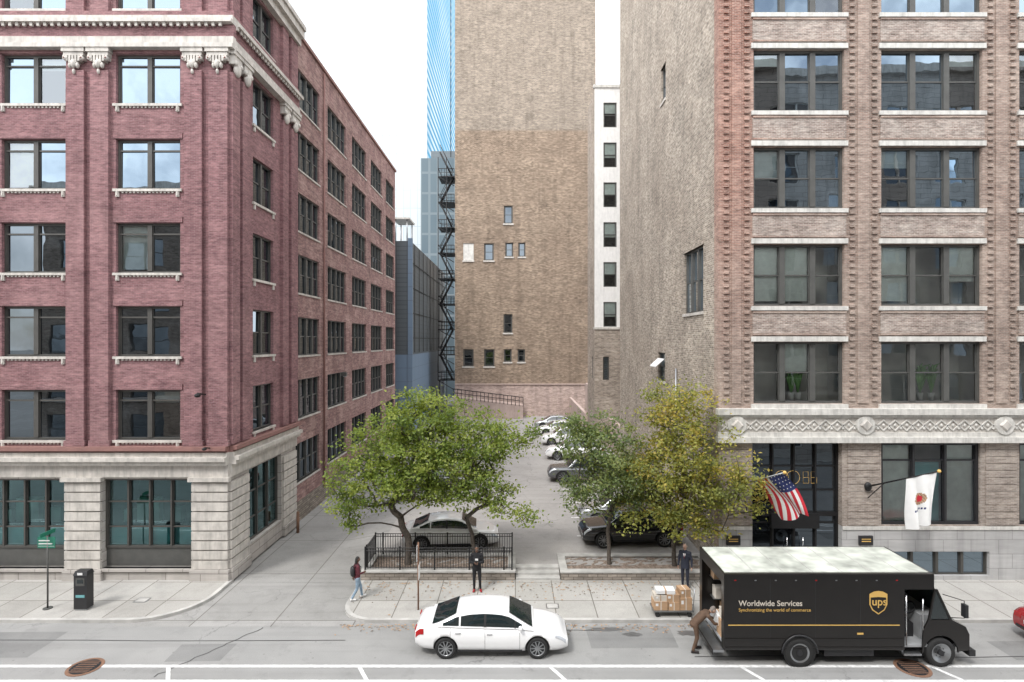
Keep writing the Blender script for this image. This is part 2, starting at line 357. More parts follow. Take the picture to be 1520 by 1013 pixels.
# ------------------------------------------------------------ LEFT BUILDING
Y0=24.3
def left_building():
    e=empty('red_brick_office_building'); W=MB(); FRM=MB(); GL=MB(); T=MB()
    F=FR(Y0); S=PX(-12.44)
    zb=[6.2,9.83,13.46,17.1,20.8,24.9]; wh=2.17
    bays=[(-17.36-4.97*i,-14.56-4.97*i) for i in range(0,6)]
    ops=[(a,b,z,z+wh) for a,b in bays for z in zb]
    wall(W,F,-46,-12.44,5.95,28,ops,'brickL')
    for a,b,z,z1 in ops: window(FRM,GL,F,a,b,z,z1,2,d=.2,mw=.2,hung=None,blind=.12,glm='glassD' if z<16 else 'glass',fw=.09)
    for a,b,z,z1 in ops:
        m=(a+b)/2
        for p,q in ((a+.09,m-.1),(m+.1,b-.09)): bx(FRM,F,p,q,.15,.2,z1-.5,z1-.43,'bronze')
        bx(T,F,a-.1,b+.1,-.09,.18,z-.11,z,'trim')
        for q in (a+.02,b-.16): bx(T,F,q,q+.14,-.07,0,z-.34,z-.11,'trim'); bx(T,F,q+.04,q+.10,-.10,-.07,z-.3,z-.11,'trim')
        for k in range(14):
            q=a+.28+k*(b-a-.64)/13; bx(T,F,q,q+.08,-.05,0,z-.18,z-.11,'trim')
        bx(W,F,a-.1,b+.1,-.04,0,z1+.02,z1+.26,'brickL')
    for i in range(0,7):
        c0=-19.42+4.97-4.97*i
        if i==0: P=[(-14.3,-13.55),(-13.25,-12.44)]
        else: P=[(c0,c0+.78),(c0+1.06,c0+1.84)]
        for a,b in P:
            bx(W,F,a,b,-.16,0,6.2,22.2,'brickL'); bx(W,F,a,b,-.16,0,24.75,27.2,'brickL')
            bx(W,F,a-.06,b+.06,-.2,0,5.96,6.2,'brickL')
            a2,b2=(a-.1,b+.1)
            bx(T,F,a2,b2,-.3,0,22.95,23.12,'trim'); bx(T,F,a2+.06,b2-.06,-.25,0,22.8,22.95,'trim')
            n=7
            for k in range(n):
                q=a2+.04+k*(b2-a2-.08)/n; w=(b2-a2)/n*.6
                bx(T,F,q,q+w,-.26,0,22.42+.07*abs(k-3),22.8,'trim')
            c=(a2+b2)/2
            for s in (-1,1):
                T.ball(F(c+s*.34,-.2,22.68),(.11,.12,.11),'trim',10,6); T.ball(F(c+s*.36,-.26,22.68),(.05,.08,.05),'brown',8,6); T.ball(F(c+s*.16,-.2,22.38),(.07,.1,.13),'trim',8,6)
            T.ball(F(c,-.22,22.45),(.12,.12,.2),'trim',10,6); T.ball(F(c,-.2,22.12),(.06,.08,.12),'trim',8,6)
    def cornice(G,u0,u1,ex=0):
        bx(T,G,u0,u1,-.34-ex,0,23.12,23.3,'trim'); bx(T,G,u0,u1,-.24,0,23.3,23.62,'trim'); 
        bx(W,G,u0,u1,-.2,0,23.62,24.15,'brickL'); bx(T,G,u0,u1,-.45,0,24.15,24.3,'trim'); bx(T,G,u0,u1,-.3,0,24.3,24.5,'trim'); bx(W,G,u0,u1,-.18,0,24.5,24.75,'brickL')
    cornice(F,-46,-12.44+.3); cornice(S,Y0,31.7)
    k=-46
    while k<-12.5: bx(T,F,k,k+.12,-.38,-.3,24.0,24.15,'trim'); k+=.3
    bs=[(-17.95,-14.05),(-23.4,-19.55),(-28.4,-24.9),(-33.4,-29.9)]
    so=[(a,b,.62,4.5) for a,b in bs]
    wall(W,F,-46,-12.44,.1,4.6,so,'stone',.35)
    for a,b,z,z1 in so:
        bx(FRM,F,a,b,.25,.4,.62,1.45,'grayfr'); window(FRM,GL,F,a,b,1.45,4.5,4,d=.25,mw=.07,hung=[.3,.66],fw=.1,glm='glassT',deep=2.2)
        bx(FRM,F,a+.1,b-.1,.42,.44,1.5,2.36,'teal'); 
        for (p,q,r_,s_) in ((.9,1.9,2.36,3.4),(2.4,2.9,2.36,3.0),(.3,.7,2.36,2.9)): bx(FRM,F,a+p,a+q,.9,1.2,r_,s_,'room')
        bx(T,F,a-.15,b+.15,-.1,.2,.5,.62,'stone')
    for a,b in [(-19.55,-17.95),(-14.05,-12.44),(-24.9,-23.4)]:
        for k in range(9): bx(W,F,a+.02,b-.02,-.1,0,.62+k*.42,.62+k*.42+.36,'trim')
        bx(T,F,a-.08,b+.08,-.22,0,4.42,4.6,'trim'); bx(T,F,a-.04,b+.04,-.16,0,.1,.6,'stone')
    for G,u0,u1 in ((F,-46,-12.44),(S,Y0+.002,31.6)):
        bx(T,G,u0,u1,-.1,.1,4.6,5.15,'trim'); bx(T,G,u0,u1,-.3,.1,5.15,5.33,'trim'); bx(T,G,u0,u1,-.42,.1,5.33,5.5,'trim'); bx(T,G,u0,u1,-.2,.1,5.5,5.68,'trim')
        bx(T,G,u0,u1,-.34,.1,5.78,5.95,'brown'); bx(T,G,u0,u1,-.15,.1,5.68,5.78,'brown')
    so=[(26.5,28.75,z,z+wh) for z in zb]
    wall(W,S,Y0,31.65,5.95,28,so,'brickL')
    for a,b,z,z1 in so:
        window(FRM,GL,S,a,b,z,z1,2,d=.2,mw=.15,hung=.5,glm='glassD'); bx(T,S,a-.1,b+.1,-.09,.18,z-.11,z,'trim')
        for q in (a+.02,b-.16): bx(T,S,q,q+.14,-.07,0,z-.34,z-.11,'trim')
    for a,b in ((24.3,24.95),(25.2,25.9),(29.6,30.3),(30.7,31.6)):
        bx(W,S,a,b,-.16,0,6.0,22.2,'brickL'); bx(W,S,a,b,-.16,0,24.75,27.2,'brickL')
        bx(T,S,a-.1,b+.1,-.3,0,22.95,23.12,'trim'); bx(T,S,a-.02,b+.02,-.25,0,22.55,22.95,'trim'); T.ball(S((a+b)/2,-.2,22.4),(.14,.25,.3),'trim',10,6)
        for q in (a+.1,b-.1): T.ball(S(q,-.25,22.62),(.1,.11,.12),'trim',8,6)
    k=Y0
    while k<31.5: bx(T,S,k,k+.12,-.38,-.3,24.0,24.15,'trim'); k+=.3
    bx(T,S,Y0,31.7,-.5,0,27.6,28.0,'trim'); bx(T,F,-46,-12.44,-.5,0,27.6,28,'trim'); bx(T,S,Y0,31.7,-.3,0,27.2,27.6,'trim'); 
    bx(T,S,Y0-.3,31.7,-.6,.3,28.0,28.25,'trim'); bx(T,F,-46,-12.1,-.6,.3,28.003,28.253,'trim')
    wall(W,S,Y0,31.65,.1,4.6,[(26.1,29.7,1.0,4.5)],'stone',.35)
    window(FRM,GL,S,26.1,29.7,1.0,4.5,3,d=.25,mw=.07,hung=[.3,.66],fw=.1,glm='glassT',deep=2)
    for a,b in ((24.3,26.0),(29.8,31.6)):
        for k in range(9): bx(W,S,a+.02,b-.02,-.1,0,.62+k*.42,.62+k*.42+.36,'trim')
        bx(T,S,a,b+.05,-.16,0,.1,.6,'stone')
    S2=PX(-12.6)
    us=[31.9+5.62*i for i in range(5)]
    zr=[2.3,6.0,9.65,13.3,16.9,20.5,24.1]
    so=[(u,min(u+4.05,58.0),z,z+2.25) for u in us for z in zr]
    wall(W,S2,31.65,58.6,1.2,28.2,so,'brickLs',.25); bx(W,S2,31.65,58.6,-.03,.3,0,1.2,'plwall')
    for a,b,z,z1 in so:
        window(FRM,GL,S2,a,b,z,z1,4,d=.18,mw=.1,hung=.5,glm='glassD',blind=.08,fw=.06,frm='grayfr')
        bx(T,S2,a-.05,b+.05,-.06,.15,z-.1,z,'trim')
    bx(T,S2,31.7,58.7,-.12,.4,28.2,28.4,'brown')
    T.tube([S2(36.6,-.1,1),S2(36.6,-.1,28)],.06,'brown',6)
    T.tube([F(-13.3,-.3,8.2),F(-13.3,-.9,8.3)],.04,'black',6); T.ball(F(-13.3,-.9,8.22),(.12,.16,.09),'black')
    T.tube([F(-13.1,-.3,5.9),F(-13.1,-.7,6.0)],.03,'black',6); T.ball(F(-13.1,-.75,5.95),(.09,.12,.07),'black')
    B=MB(); B.box((-46,26.9,.1),(-14.3,58.5,27.9),'dark'); B.box((-46,Y0+.3,27.9),(-12.9,58.5,28.0),'kerb'); B.face([(-46,58.6,0),(-12.6,58.6,0),(-12.6,58.6,28.2),(-46,58.6,28.2)],'brickLs')
    B.face([(-46.01,24.3,0),(-46.01,58.6,0),(-46.01,58.6,28.2),(-46.01,24.3,28.2)],'brickLs')
    finish(e,walls=W,window_frames=FRM,window_glass=GL,stone_trim=T,roof_and_core=B)
left_building()

# ------------------------------------------------------------ RIGHT BUILDING
def right_building():
    e=empty('brick_loft_building'); W=MB(); FRM=MB(); GL=MB(); T=MB(); F=FR(Y0); S=NX(8.84)
    bays=[(10.35,14.3),(15.9,20.3),(21.9,26.3),(27.9,32.3),(33.9,38.3)]
    zb=[7.78,12.03,16.27,20.5,24.75,29,33.3,37.5]; wh=2.68
    ops=[(a,b,z,z+wh) for a,b in bays for z in zb]
    wall(W,F,8.84,41,7.3,44,ops,'brickR',.4)
    for a,b,z,z1 in ops:
        low=z<16.0
        mid=9<z<16
        window(FRM,GL,F,a,b,z,z1,3,d=.22,mw=.24,hung=.5,fw=.1,frm='grayfr',glm='glassC' if low else 'glass',blind=.85 if mid else (.15 if low else .3),back='room' if low else 'dark',deep=1.1 if low else 1.5,bl=(.95,.95,.6,.5) if mid else (.2,.3,.5))
        bx(T,F,a-.12,b+.12,-.1,.2,z-.2,z-.02,'trimw'); bx(T,F,a-.12,b+.12,-.08,.2,z1+.02,z1+.24,'trimw')
        if z>8: 
            bx(W,F,a-.05,b+.05,-.05,0,z-1.2,z-.32,'brickR2'); bx(W,F,a-.05,b+.05,-.09,0,z-1.28,z-1.2,'brickR'); bx(W,F,a-.05,b+.05,-.09,0,z-.32,z-.24,'brickR')
    for (X,Z) in ((12.2,7.88),(17.9,7.88),(18.4,7.88),(12.5,7.88)):
        T.tube([(X,24.75,Z),(X,24.75,Z+.34)],[.10,.13],'whiteP',10)
        for k in range(16):
            a=k*2.4; h=U(.9,1.7); rr=U(.25,.6)
            T.tube([(X,24.75,Z+.3),(X+rr*.4*math.cos(a),24.75+.1*rr*math.sin(a),Z+.35+h*.7),(X+rr*math.cos(a),24.75+.12*rr*math.sin(a),Z+.3+h*.8)],[.03,.07,.015],'plantg',4)
    piers=[(8.84,10.35),(14.3,15.9),(20.3,21.9),(26.3,27.9),(32.3,33.9)]
    for a,b in piers:
        for q in ((a+.2),(b-.42)):
            z=7.9
            while z<30:
                bx(W,F,q,q+.22,-.07,0,z,z+.15,'brickR'); z+=.29
        bx(W,F,a+.55,b-.55,-.05,0,7.8,44,'brickR')
    bx(T,F,8.7,41,-.3,0,7.32,7.58,'trimw'); bx(T,F,8.75,41,-.2,.1,7.2,7.32,'trimw'); bx(T,F,8.8,41,-.12,.1,6.55,7.2,'trim'); bx(T,F,8.7,41,-.3,.1,6.12,6.36,'trimw'); bx(T,F,8.75,41,-.18,.1,6.36,6.55,'trimw')
    x=8.9
    while x<30:
        for s in (0,1):
            def tw(p,x=x,s=s):
                t=(p[0]-x)/.5; return (p[0],p[1],p[2]+(t if s==0 else 1-t)*.45)
            T.box((x,Y0-.17,6.6),(x+.5,Y0-.12,6.66),'trimw',tw)
        T.ball((x+.25,Y0-.15,6.72),(.06,.05,.06),'trimw',8,5); T.ball((x,Y0-.15,6.86),(.06,.05,.08),'trimw',8,5)
        x+=.5
    for X in (9.55,15.1,21.1,27.1):
        T.tube([(X,Y0-.1,6.87),(X,Y0-.24,6.87)],[.42,.4],'trimw',20,sm=False); T.tube([(X,Y0-.24,6.87),(X,Y0-.32,6.87)],[.28,.2],'trim',4,sm=False)
    go=[(10.3,14.2,.3,6.08),(15.9,20.2,2.5,6.08),(21.9,26.2,2.5,6.08),(27.9,32,2.5,6.08),(16.2,20.6,.3,1.35),(22.2,26.6,.3,1.35)]
    wall(W,F,8.84,41,2.45,6.12,go,'brickLow',.45); wall(W,F,8.84,41,.1,2.45,go,'granite',.4)
    bx(T,F,14.22,41,-.04,0,2.3,2.44,'trimw'); bx(T,F,8.84,10.28,-.04,0,2.3,2.44,'trimw')
    for a,b in piers[:4]:
        for k in range(12):
            bx(W,F,a+.12,b-.14,-.035,0,2.5+k*.3,2.5+k*.3+.27,'brickLow')
    for a,b,z,z1 in go[1:4]:
        window(FRM,GL,F,a,b,z,z1,3,d=.15,mw=.1,hung=.78,fw=.12,frm='blkpaint',glm='glassC',back='room',deep=1.6)
        bx(FRM,F,a+.15,a+1.35,.27,.29,z+.1,z1-.15,'blind'); bx(FRM,F,a+1.6,a+2.7,.27,.29,z+.1,z1-.9,'teal'); bx(FRM,F,b-1.35,b-.15,.27,.29,z+.1,z1-.15,'blind')
    for a,b,z,z1 in go[4:]: window(FRM,GL,F,a,b,z,z1,4,d=.2,mw=.12,hung=None,fw=.06,glm='glass')
    window(FRM,GL,F,10.3,14.2,2.9,6.08,4,d=.35,mw=.07,hung=[.33,.66],fw=.1,frm='black',glm='glassD',deep=2.5)
    window(FRM,GL,F,10.3,14.2,.3,2.9,4,d=.35,mw=.08,hung=.85,fw=.1,frm='black',glm='glassD',deep=2.5)
    bx(FRM,F,11.2,13.3,.15,.4,2.3,2.95,'black')
    for X in (11.9,12.6): FRM.tube([(X,Y0+.2,1.0),(X,Y0+.2,1.9)],.02,'chrome',6)
    for X in (11.7,12.2):
        FRM.tube([(X+.3*math.cos(t*.314),Y0+.28,4.5+.3*math.sin(t*.314)) for t in range(21)],.010,'gold',5)
    for X in (12.65,13.0): FRM.tube([(X,Y0+.28,4.25),(X,Y0+.28,4.75),(X+.22,Y0+.28,4.75),(X+.22,Y0+.28,4.5),(X,Y0+.28,4.5),(X+.25,Y0+.28,4.5),(X+.25,Y0+.28,4.25),(X,Y0+.28,4.25)],.010,'gold',4)
    so=[(26.3,29.3,11.9,15.05),(32.9,33.9,24.8,26.9),(33.0,34.6,8.1,9.8)]
    wall(W,S,24.85,47.3,.1,44,so,'brickTan',.3)
    wall(W,S,Y0,24.85,.1,44,[],'brickR',.3)
    for i,(a,b,z,z1) in enumerate(so):
        window(FRM,GL,S,a,b,z,z1,3 if i==0 else 1,d=.18,mw=.18,hung=.5,frm='grayfr',glm='glassD',fw=.09); bx(T,S,a-.1,b+.1,-.07,.1,z-.14,z,'trim')
        bx(W,S,a-.1,b+.1,-.03,.1,z1,z1+.25,'brickTan')
    FRM.box((8.3,33.1,8.95),(8.8,34.5,9.0),'whiteP',lambda p:(p[0],p[1],p[2]+(p[0]-8.3)*.9))
    T.tube([S(30.5,-.08,1),S(30.5,-.08,9)],.05,'metal',6)
    B=MB(); B.box((11.6,27.2,.1),(41,47.2,43.8),'dark'); B.box((8.9,24.4,43.8),(41,47.2,44),'kerb'); B.face([(8.84,47.3,0),(41,47.3,0),(41,47.3,44),(8.84,47.3,44)],'brickTan'); B.face([(41,24.3,0),(41,47.3,0),(41,47.3,44),(41,24.3,44)],'brickTan')
    for X in (9.0,14.75): bx(T,F,X+.15,X+.75,-.08,0,1.65,2.05,'blkpaint'); bx(T,F,X+.25,X+.65,-.085,-.08,1.8,1.84,'gold'); bx(T,F,X+.25,X+.65,-.085,-.08,1.9,1.93,'gold')
    finish(e,walls=W,window_frames=FRM,window_glass=GL,terracotta_trim=T,roof_and_core=B)
right_building()

# ------------------------------------------------------------ BACK BUILDINGS
def tower():
    e=empty('brick_tower_building'); W=MB(); FRM=MB(); GL=MB(); F=FR(75)
    raw=[(-1.55,-.35,26.25,28.65),(-7.0,-5.6,21.3,23.6),(-4.2,-2.9,21.3,23.6),(-1.35,-.3,21.8,23.7),(.4,1.35,21.8,23.7),(-1.6,-.4,11.6,14.1),(-7.0,-5.6,7.1,9.4),(-4.2,-2.8,7.1,9.4),(-1.55,-.5,7.7,9.4),(.3,1.3,7.7,9.4)]
    wall(W,F,-8.1,10.8,0,78,raw,'brickTower',.3)
    for i,(a,b,z,z1) in enumerate(raw):
        if i==1: bx(FRM,F,a,b,.05,.1,z,z1,'trimw')
        window(FRM,GL,F,a,b,z,z1,1,d=.2,hung=.5,fw=.16,frm='bronze',glm='glassD'); bx(FRM,F,a-.1,b+.1,-.12,.1,z-.2,z,'trim'); bx(W,F,a-.1,b+.1,-.04,.1,z1,z1+.3,'brickTower')
    bx(W,F,-8.1,10.8,-.15,0,4.65,4.8,'pink')
    W.face([(-8.1,75,0),(-8.1,100,0),(-8.1,100,78),(-8.1,75,78)],'brickTower'); W.face([(10.8,75,0),(10.8,100,0),(10.8,100,78),(10.8,75,78)],'brickTower'); W.face([(-8.1,100,0),(10.8,100,0),(10.8,100,78),(-8.1,100,78)],'brickTower'); W.face([(-8.1,75,78),(10.8,75,78),(10.8,100,78),(-8.1,100,78)],'kerb')
    W.box((-8,72.5,.3),(1,74.8,2.2),'pink',lambda p:(p[0],p[1],p[2] if p[2]<1 else 3.2-(p[0]+8)*.12)); 
    for k in range(19):
        x=-8+k*.5; z=3.2-(x+8)*.12; FRM.tube([(x,72.4,z-.1),(x,72.4,z+1.1)],.04,'black',4)
    FRM.tube([(-8,72.4,4.3),(1,72.4,3.2)],.05,'black',4); FRM.tube([(-8,72.4,3.8),(1,72.4,2.7)],.04,'black',4)
    finish(e,walls=W,window_frames=FRM,window_glass=GL)
    fe=empty('fire_escape'); K=MB()
    z=5.2; lev=0
    while z<34:
        K.box((-10.3,74.6,z),(-8.15,78,z+.1),'black')
        for y in (74.6,78):
            K.tube([(-10.3,y,z+1.1),(-8.15,y,z+1.1)],.05,'black',4); K.tube([(-10.3,y,z+.6),(-8.15,y,z+.6)],.03,'black',4)
            for k in range(6): K.tube([(-10.3+k*.43,y,z),(-10.3+k*.43,y,z+1.1)],.03,'black',4)
        K.tube([(-10.3,74.6,z+1.1),(-10.3,78,z+1.1)],.05,'black',4)
        a,b=((-10.1,-8.4) if lev%2 else (-8.4,-10.1))
        for y in (74.9,75.7):
            K.tube([(a,y,z),(b,y,z+3.4)],.09,'black',4); K.tube([(a,y,z+1),(b,y,z+4.4)],.04,'black',4)
        for k in range(12): K.box((a+(b-a)*k/12-.12,74.9,z+3.4*k/12),(a+(b-a)*k/12+.12,75.7,z+3.4*k/12+.04),'black')
        K.tube([(-10.2,74.6,z),(-8.15,74.6,z-1.2)],.05,'black',4)
        z+=3.4; lev+=1
    for X in (-10.3,-9.2): K.tube([(X,74.55,5.2),(X,74.55,35)],.06,'black',4)
    K.tube([(-8.6,74.5,35),(-8.6,74.5,62)],.05,'black',4)
    for k in range(3): K.box((-10.2+k*.5,74.6,1),(-10.1+k*.5,74.7,5.2),'black')
    K.obj('ladders_and_landings',fe)
tower()
def white_bldg():
    e=empty('white_painted_building'); W=MB(); FRM=MB(); GL=MB(); F=FR(53)
    zs=[11.85+3.78*i for i in range(6)]
    raw=[(8.35,9.6,z,z+2.35) for z in zs]+[(11,12.3,z,z+2.35) for z in zs]
    wall(W,F,7.5,16,11.7,34.5,raw,'brickWht',.25)
    for a,b,z,z1 in raw: window(FRM,GL,F,a,b,z,z1,1,d=.1,hung=.5,fw=.08,frm='grayfr',glm='glassC',blind=.95,bl=(.4,.5,.6))
    raw2=[(8.3,8.9,6.8,9.0)]
    wall(W,F,7.5,16,0,11.7,raw2,'brickAnx',.2)
    for a,b,z,z1 in raw2: window(FRM,GL,F,a,b,z,z1,1,d=.15,hung=.5,fw=.08)
    L=NX(7.5); so=[(54.2,55.2,6.8,9)]
    wall(W,L,53,58,0,34.5,so,'brickAnx',.2); window(FRM,GL,L,*so[0],1,d=.15)
    bx(W,F,7.4,16,-.1,.3,34.5,34.8,'trimw'); bx(W,F,7.4,16,-.1,0,11.6,11.8,'trim')
    W.face([(7.5,58,0),(16,58,0),(16,58,34.5),(7.5,58,34.5)],'brickAnx'); W.face([(7.5,53,34.5),(16,53,34.5),(16,58,34.5),(7.5,58,34.5)],'kerb'); W.face([(16,53,0),(16,58,0),(16,58,34.5),(16,53,34.5)],'brickAnx')
    finish(e,walls=W,window_frames=FRM,window_glass=GL)
    e=empty('boundary_wall'); W=MB(); W.box((8.84,47.31,0),(9.2,52.99,3.2),'pink'); W.box((7.2,58.01,0),(7.5,74.9,3.0),'pink'); W.box((7.5,58.01,0),(10.8,60,6),'pink'); W.obj('painted_masonry',e)
white_bldg()
def others():
    e=empty('metal_clad_building'); W=MB(); W.box((-40,62,9),(-11.6,92,21.6),'claddk'); W.box((-40,62,0),(-11.6,92,9),'cladblue',lambda p:(p[0]+.003 if p[0]>-20 else p[0],p[1]-.003 if p[1]<70 else p[1],p[2]))
    W.box((-11.9,61.9,0),(-11.4,62.2,21.9),'cladblue')
    for k in range(9): W.box((-11.55,64+3*k,9.2),(-11.5,64.12+3*k,21.5),'black')
    for zz in (10.8,13.6,16.4,19.2): W.box((-11.55,62.2,zz),(-11.5,92,zz+.08),'black')
    W.obj('walls',e)
    K=MB()
    for x in (-13.5,-12.2):
        for y in (63,66): K.tube([(x,y,21.6),(x,y,24.2)],.07,'metal',4)
    K.box((-13.8,62.8,24.2),(-11.9,66.2,24.4),'trimw'); K.obj('rooftop_frame',e)
    e=empty('glass_skyscraper'); W=MB()
    W.face([(-80,120,0),(-19.1,120,0),(-19.1,120,150),(-80,120,150)],'glasspale'); W.face([(-19.1,120,0),(-19.1,182,0),(-19.1,182,150),(-19.1,120,150)],'glassblue'); W.face([(-80,182,0),(-19.1,182,0),(-19.1,182,150),(-80,182,150)],'glasspale'); W.face([(-80,120,150),(-19.1,120,150),(-19.1,182,150),(-80,182,150)],'kerb'); W.face([(-80,120,0),(-80,182,0),(-80,182,150),(-80,120,150)],'glasspale')
    W.box((-19.15,119.9,0),(-18.95,120.05,150),'trimw')
    W.obj('curtain_wall',e)
    e=empty('office_tower'); W=MB(); W.box((-17.6,104,0),(-8.3,118,44.5),'glassgrey')
    W.box((-16,106,44.5),(-10,114,46.5),'claddk'); W.obj('curtain_wall',e)
    for nm,x0,x1,h,mt,nx_,st,ww in (('opposite_office_building',-43,16,24.5,'brickAnx',9,6.4,3.6),('opposite_stone_building',17,62,35,'stone',9,4.9,2.6)):
        e=empty(nm); W=MB(); FRM=MB(); GL=MB()
        F=lambda u,d,z:(u,-1.2-d,z)
        ops=[(x0+1.5+i*st,x0+1.5+i*st+ww,1.5+k*3.9,1.5+k*3.9+2.5) for i in range(nx_) for k in range(int((h-2)/3.9))]
        wall(W,F,x0,x1,.1,h,ops,mt,.3)
        for a,b,z,z1 in ops: window(FRM,GL,F,a,b,z,z1,2,d=.2,mw=.15,hung=.5,frm='trimw' if mt=='stone' else 'bronze',glm='glassD')
        bx(W,F,x0,x1,-.5,0,h-.7,h,'trim'); bx(W,F,x0,x1,-.2,0,5.2,5.5,'trim'); W.box((x0,-25,.1),(x1,-3,h-.2),mt)
        finish(e,walls=W,window_frames=FRM,window_glass=GL)
others()

# ------------------------------------------------------------ GROUND
def flat(name,pts,z,mat): 
    m=MB(); m.face([(x,y,z) for x,y in pts],mat); return m.obj(name)
flat('ground',[(-600,-600),(600,-600),(600,800),(-600,800)],-.03,'alley')
flat('road',[(-200,2.2),(200,2.2),(200,20.8),(-200,20.8)],0,'road')
def slab(name,pts,z,mat):
    m=MB(); n=len(pts); m.face([(x,y,z) for x,y in pts],mat)
    for i in range(n):
        a,b=pts[i],pts[(i+1)%n]; m.face([(a[0],a[1],-.02),(b[0],b[1],-.02),(b[0],b[1],z),(a[0],a[1],z)],'kerb')
    return m.obj(name)
def kerb(name,line,z0=-.02,z1=.125,w=.16):
    m=MB(); L=[]; Rr=[]
    for i,p in enumerate(line):
        p=Vector(p); d=Vector(line[min(i+1,len(line)-1)])-Vector(line[max(i-1,0)]); d.normalize(); nrm=Vector((-d.y,d.x))
        L.append(p-nrm*.003); Rr.append(p+nrm*w)
    for i in range(len(line)-1):
        a,b,c,d=L[i],L[i+1],Rr[i+1],Rr[i]
        m.face([(a.x,a.y,z1),(b.x,b.y,z1),(c.x,c.y,z1),(d.x,d.y,z1)],'kerb'); m.face([(a.x,a.y,z0),(b.x,b.y,z0),(b.x,b.y,z1),(a.x,a.y,z1)],'kerb'); m.face([(d.x,d.y,z0),(c.x,c.y,z0),(c.x,c.y,z1),(d.x,d.y,z1)],'kerb')
    return m.obj(name)
rc=1.4
arcR=[(-6.7+rc-rc*math.cos(t*math.pi/16), 20.8+rc-rc*math.sin(t*math.pi/16)) for t in range(9)]
right_line=[(-6.7,24.3)]+arcR+[(150,20.8)]
slab('sidewalk',right_line+[(150,24.4),(-6.7,24.4)],.12,'walk')
kerb('kerb',right_line)
rl=2.2
arcL=[(-12.3-rl+rl*math.sin(t*math.pi/16),20.8+rl-rl*math.cos(t*math.pi/16)) for t in range(9)]
left_line=[(-150,20.8)]+arcL+[(-12.3,24.3)]
slab('sidewalk',[(-150,24.4)]+left_line+[(-12.3,24.4)],.12,'walk'); kerb('kerb',left_line)
slab('sidewalk',[(-150,-1.2),(150,-1.2),(150,2.2),(-150,2.2)],.12,'walk')
flat('driveway_apron',[(-14.8,20.55),(-4.7,20.55),(-5,24.3),(-14.5,24.3)],.004,'alley')
def ss(t): t=max(0,min(1,t)); return t*t*(3-2*t)
m=MB(); rows=[]
for i in range(13):
    x=-12.6+5.9*i/12; rows.append([(x,24.3+50.7*j/60,.01+.4*ss((x+9.2)/2.5)*ss((24.3+50.7*j/60-25)/6)) for j in range(61)])
m.grid(rows,'alley'); m.obj('alley')
m=MB(); rows=[]
for i in range(17):
    x=-6.7+15.6*i/16; rows.append([(x,25.15+50*j/60,.01+.4*max(ss((25.15+50*j/60-25)/6),ss((x+6.7)/.9))) for j in range(61)])
m.grid(rows,'lot'); m.obj('parking_lot')
m=MB()
for y in (28.9,31.9,34.9,37.9,40.9,43.9,46.9,49.9): m.box((3.2,y,.411),(8.6,y+.1,.414),'paint')
m.obj('parking_bay_markings')
m=MB()
m.box((-150,17.98,.004),(150,18.12,.008),'paint'); m.box((-150,17.2,.004),(150,17.32,.008),'paint'); m.box((-150,16.95,.004),(150,17.07,.008),'paint')
for k in range(-6,7):
    x=-4.85+k*6.15
    m.box((x,17.33,.004),(x+.14,17.97,.008),'paint',lambda p:(p[0]-(p[1]-17.6)*.6,p[1],p[2]))
m.obj('road_markings')
m=MB()
for (x0,y0,x1,y1) in ((-19.5,18.5,-16.2,20.2),(-11.5,18.3,-9.7,19.4),(2.6,19.1,5.6,20.6),(16.5,18.4,19,19.6)):
    m.face([(x0,y0,.003),(x1,y0+.05,.003),(x1+.05,y1,.003),(x0-.04,y1-.06,.003)],'roadpatch')
m.obj('road_repairs')
m=MB()
for (x0,y0,x1,y1) in ((-11.3,17.5,-9.2,20.5),(-60,19.55,-6,19.6),(6,18.6,60,18.55),(-3.5,20.2,3.8,20.3)):
    n=24; P=[]
    for i in range(n+1): t=i/n; P.append((x0+(x1-x0)*t+U(-.06,.06),y0+(y1-y0)*t+U(-.05,.05)))
    for a,b in zip(P,P[1:]):
        w=.018; dx,dy=b[0]-a[0],b[1]-a[1]; L=math.hypot(dx,dy); nx_,ny_=-dy/L*w,dx/L*w
        m.face([(a[0]-nx_,a[1]-ny_,.0055),(b[0]-nx_,b[1]-ny_,.0055),(b[0]+nx_,b[1]+ny_,.0055),(a[0]+nx_,a[1]+ny_,.0055)],'blkpaint')
m.obj('tar_seams')
for i,(x,y) in enumerate(((-13.85,18.0),(12.75,17.95))):
    m=MB(); m.tube([(x,y,.0),(x,y,.014)],.52,'rust',28,sm=False); m.tube([(x,y,.014),(x,y,.020)],.42,'blkpaint',28,sm=False)
    for k in range(-3,4): m.box((x-.3,y+k*.1-.015,.020),(x+.3,y+k*.1+.015,.026),'rust')
    m.obj('manhole_cover')
wet=plain('damp_stain',(.12,.12,.12),.3,var=.15)
m=MB()
for (x,y,w,h) in ((3.3,20.35,1.3,.3),(4.2,20.0,.7,.35),(6.2,20.1,.9,.4)):
    m.face([(x+w*.5*math.cos(t*.35)*U(.7,1.1),y+h*.5*math.sin(t*.35)*U(.6,1.1),.009) for t in range(18)],'blkpaint')
m.mats=[wet]; m.obj('damp_patches')
for (x,y) in ((-15.2,22.2),(9.5,22.6),(1.2,21.7),(14.5,21.6)):
    m=MB(); m.box((x,y,.121),(x+.5,y+.4,.128),'metal'); m.box((x+.04,y+.04,.128),(x+.46,y+.36,.131),'kerb'); m.obj('utility_cover')
m=MB()
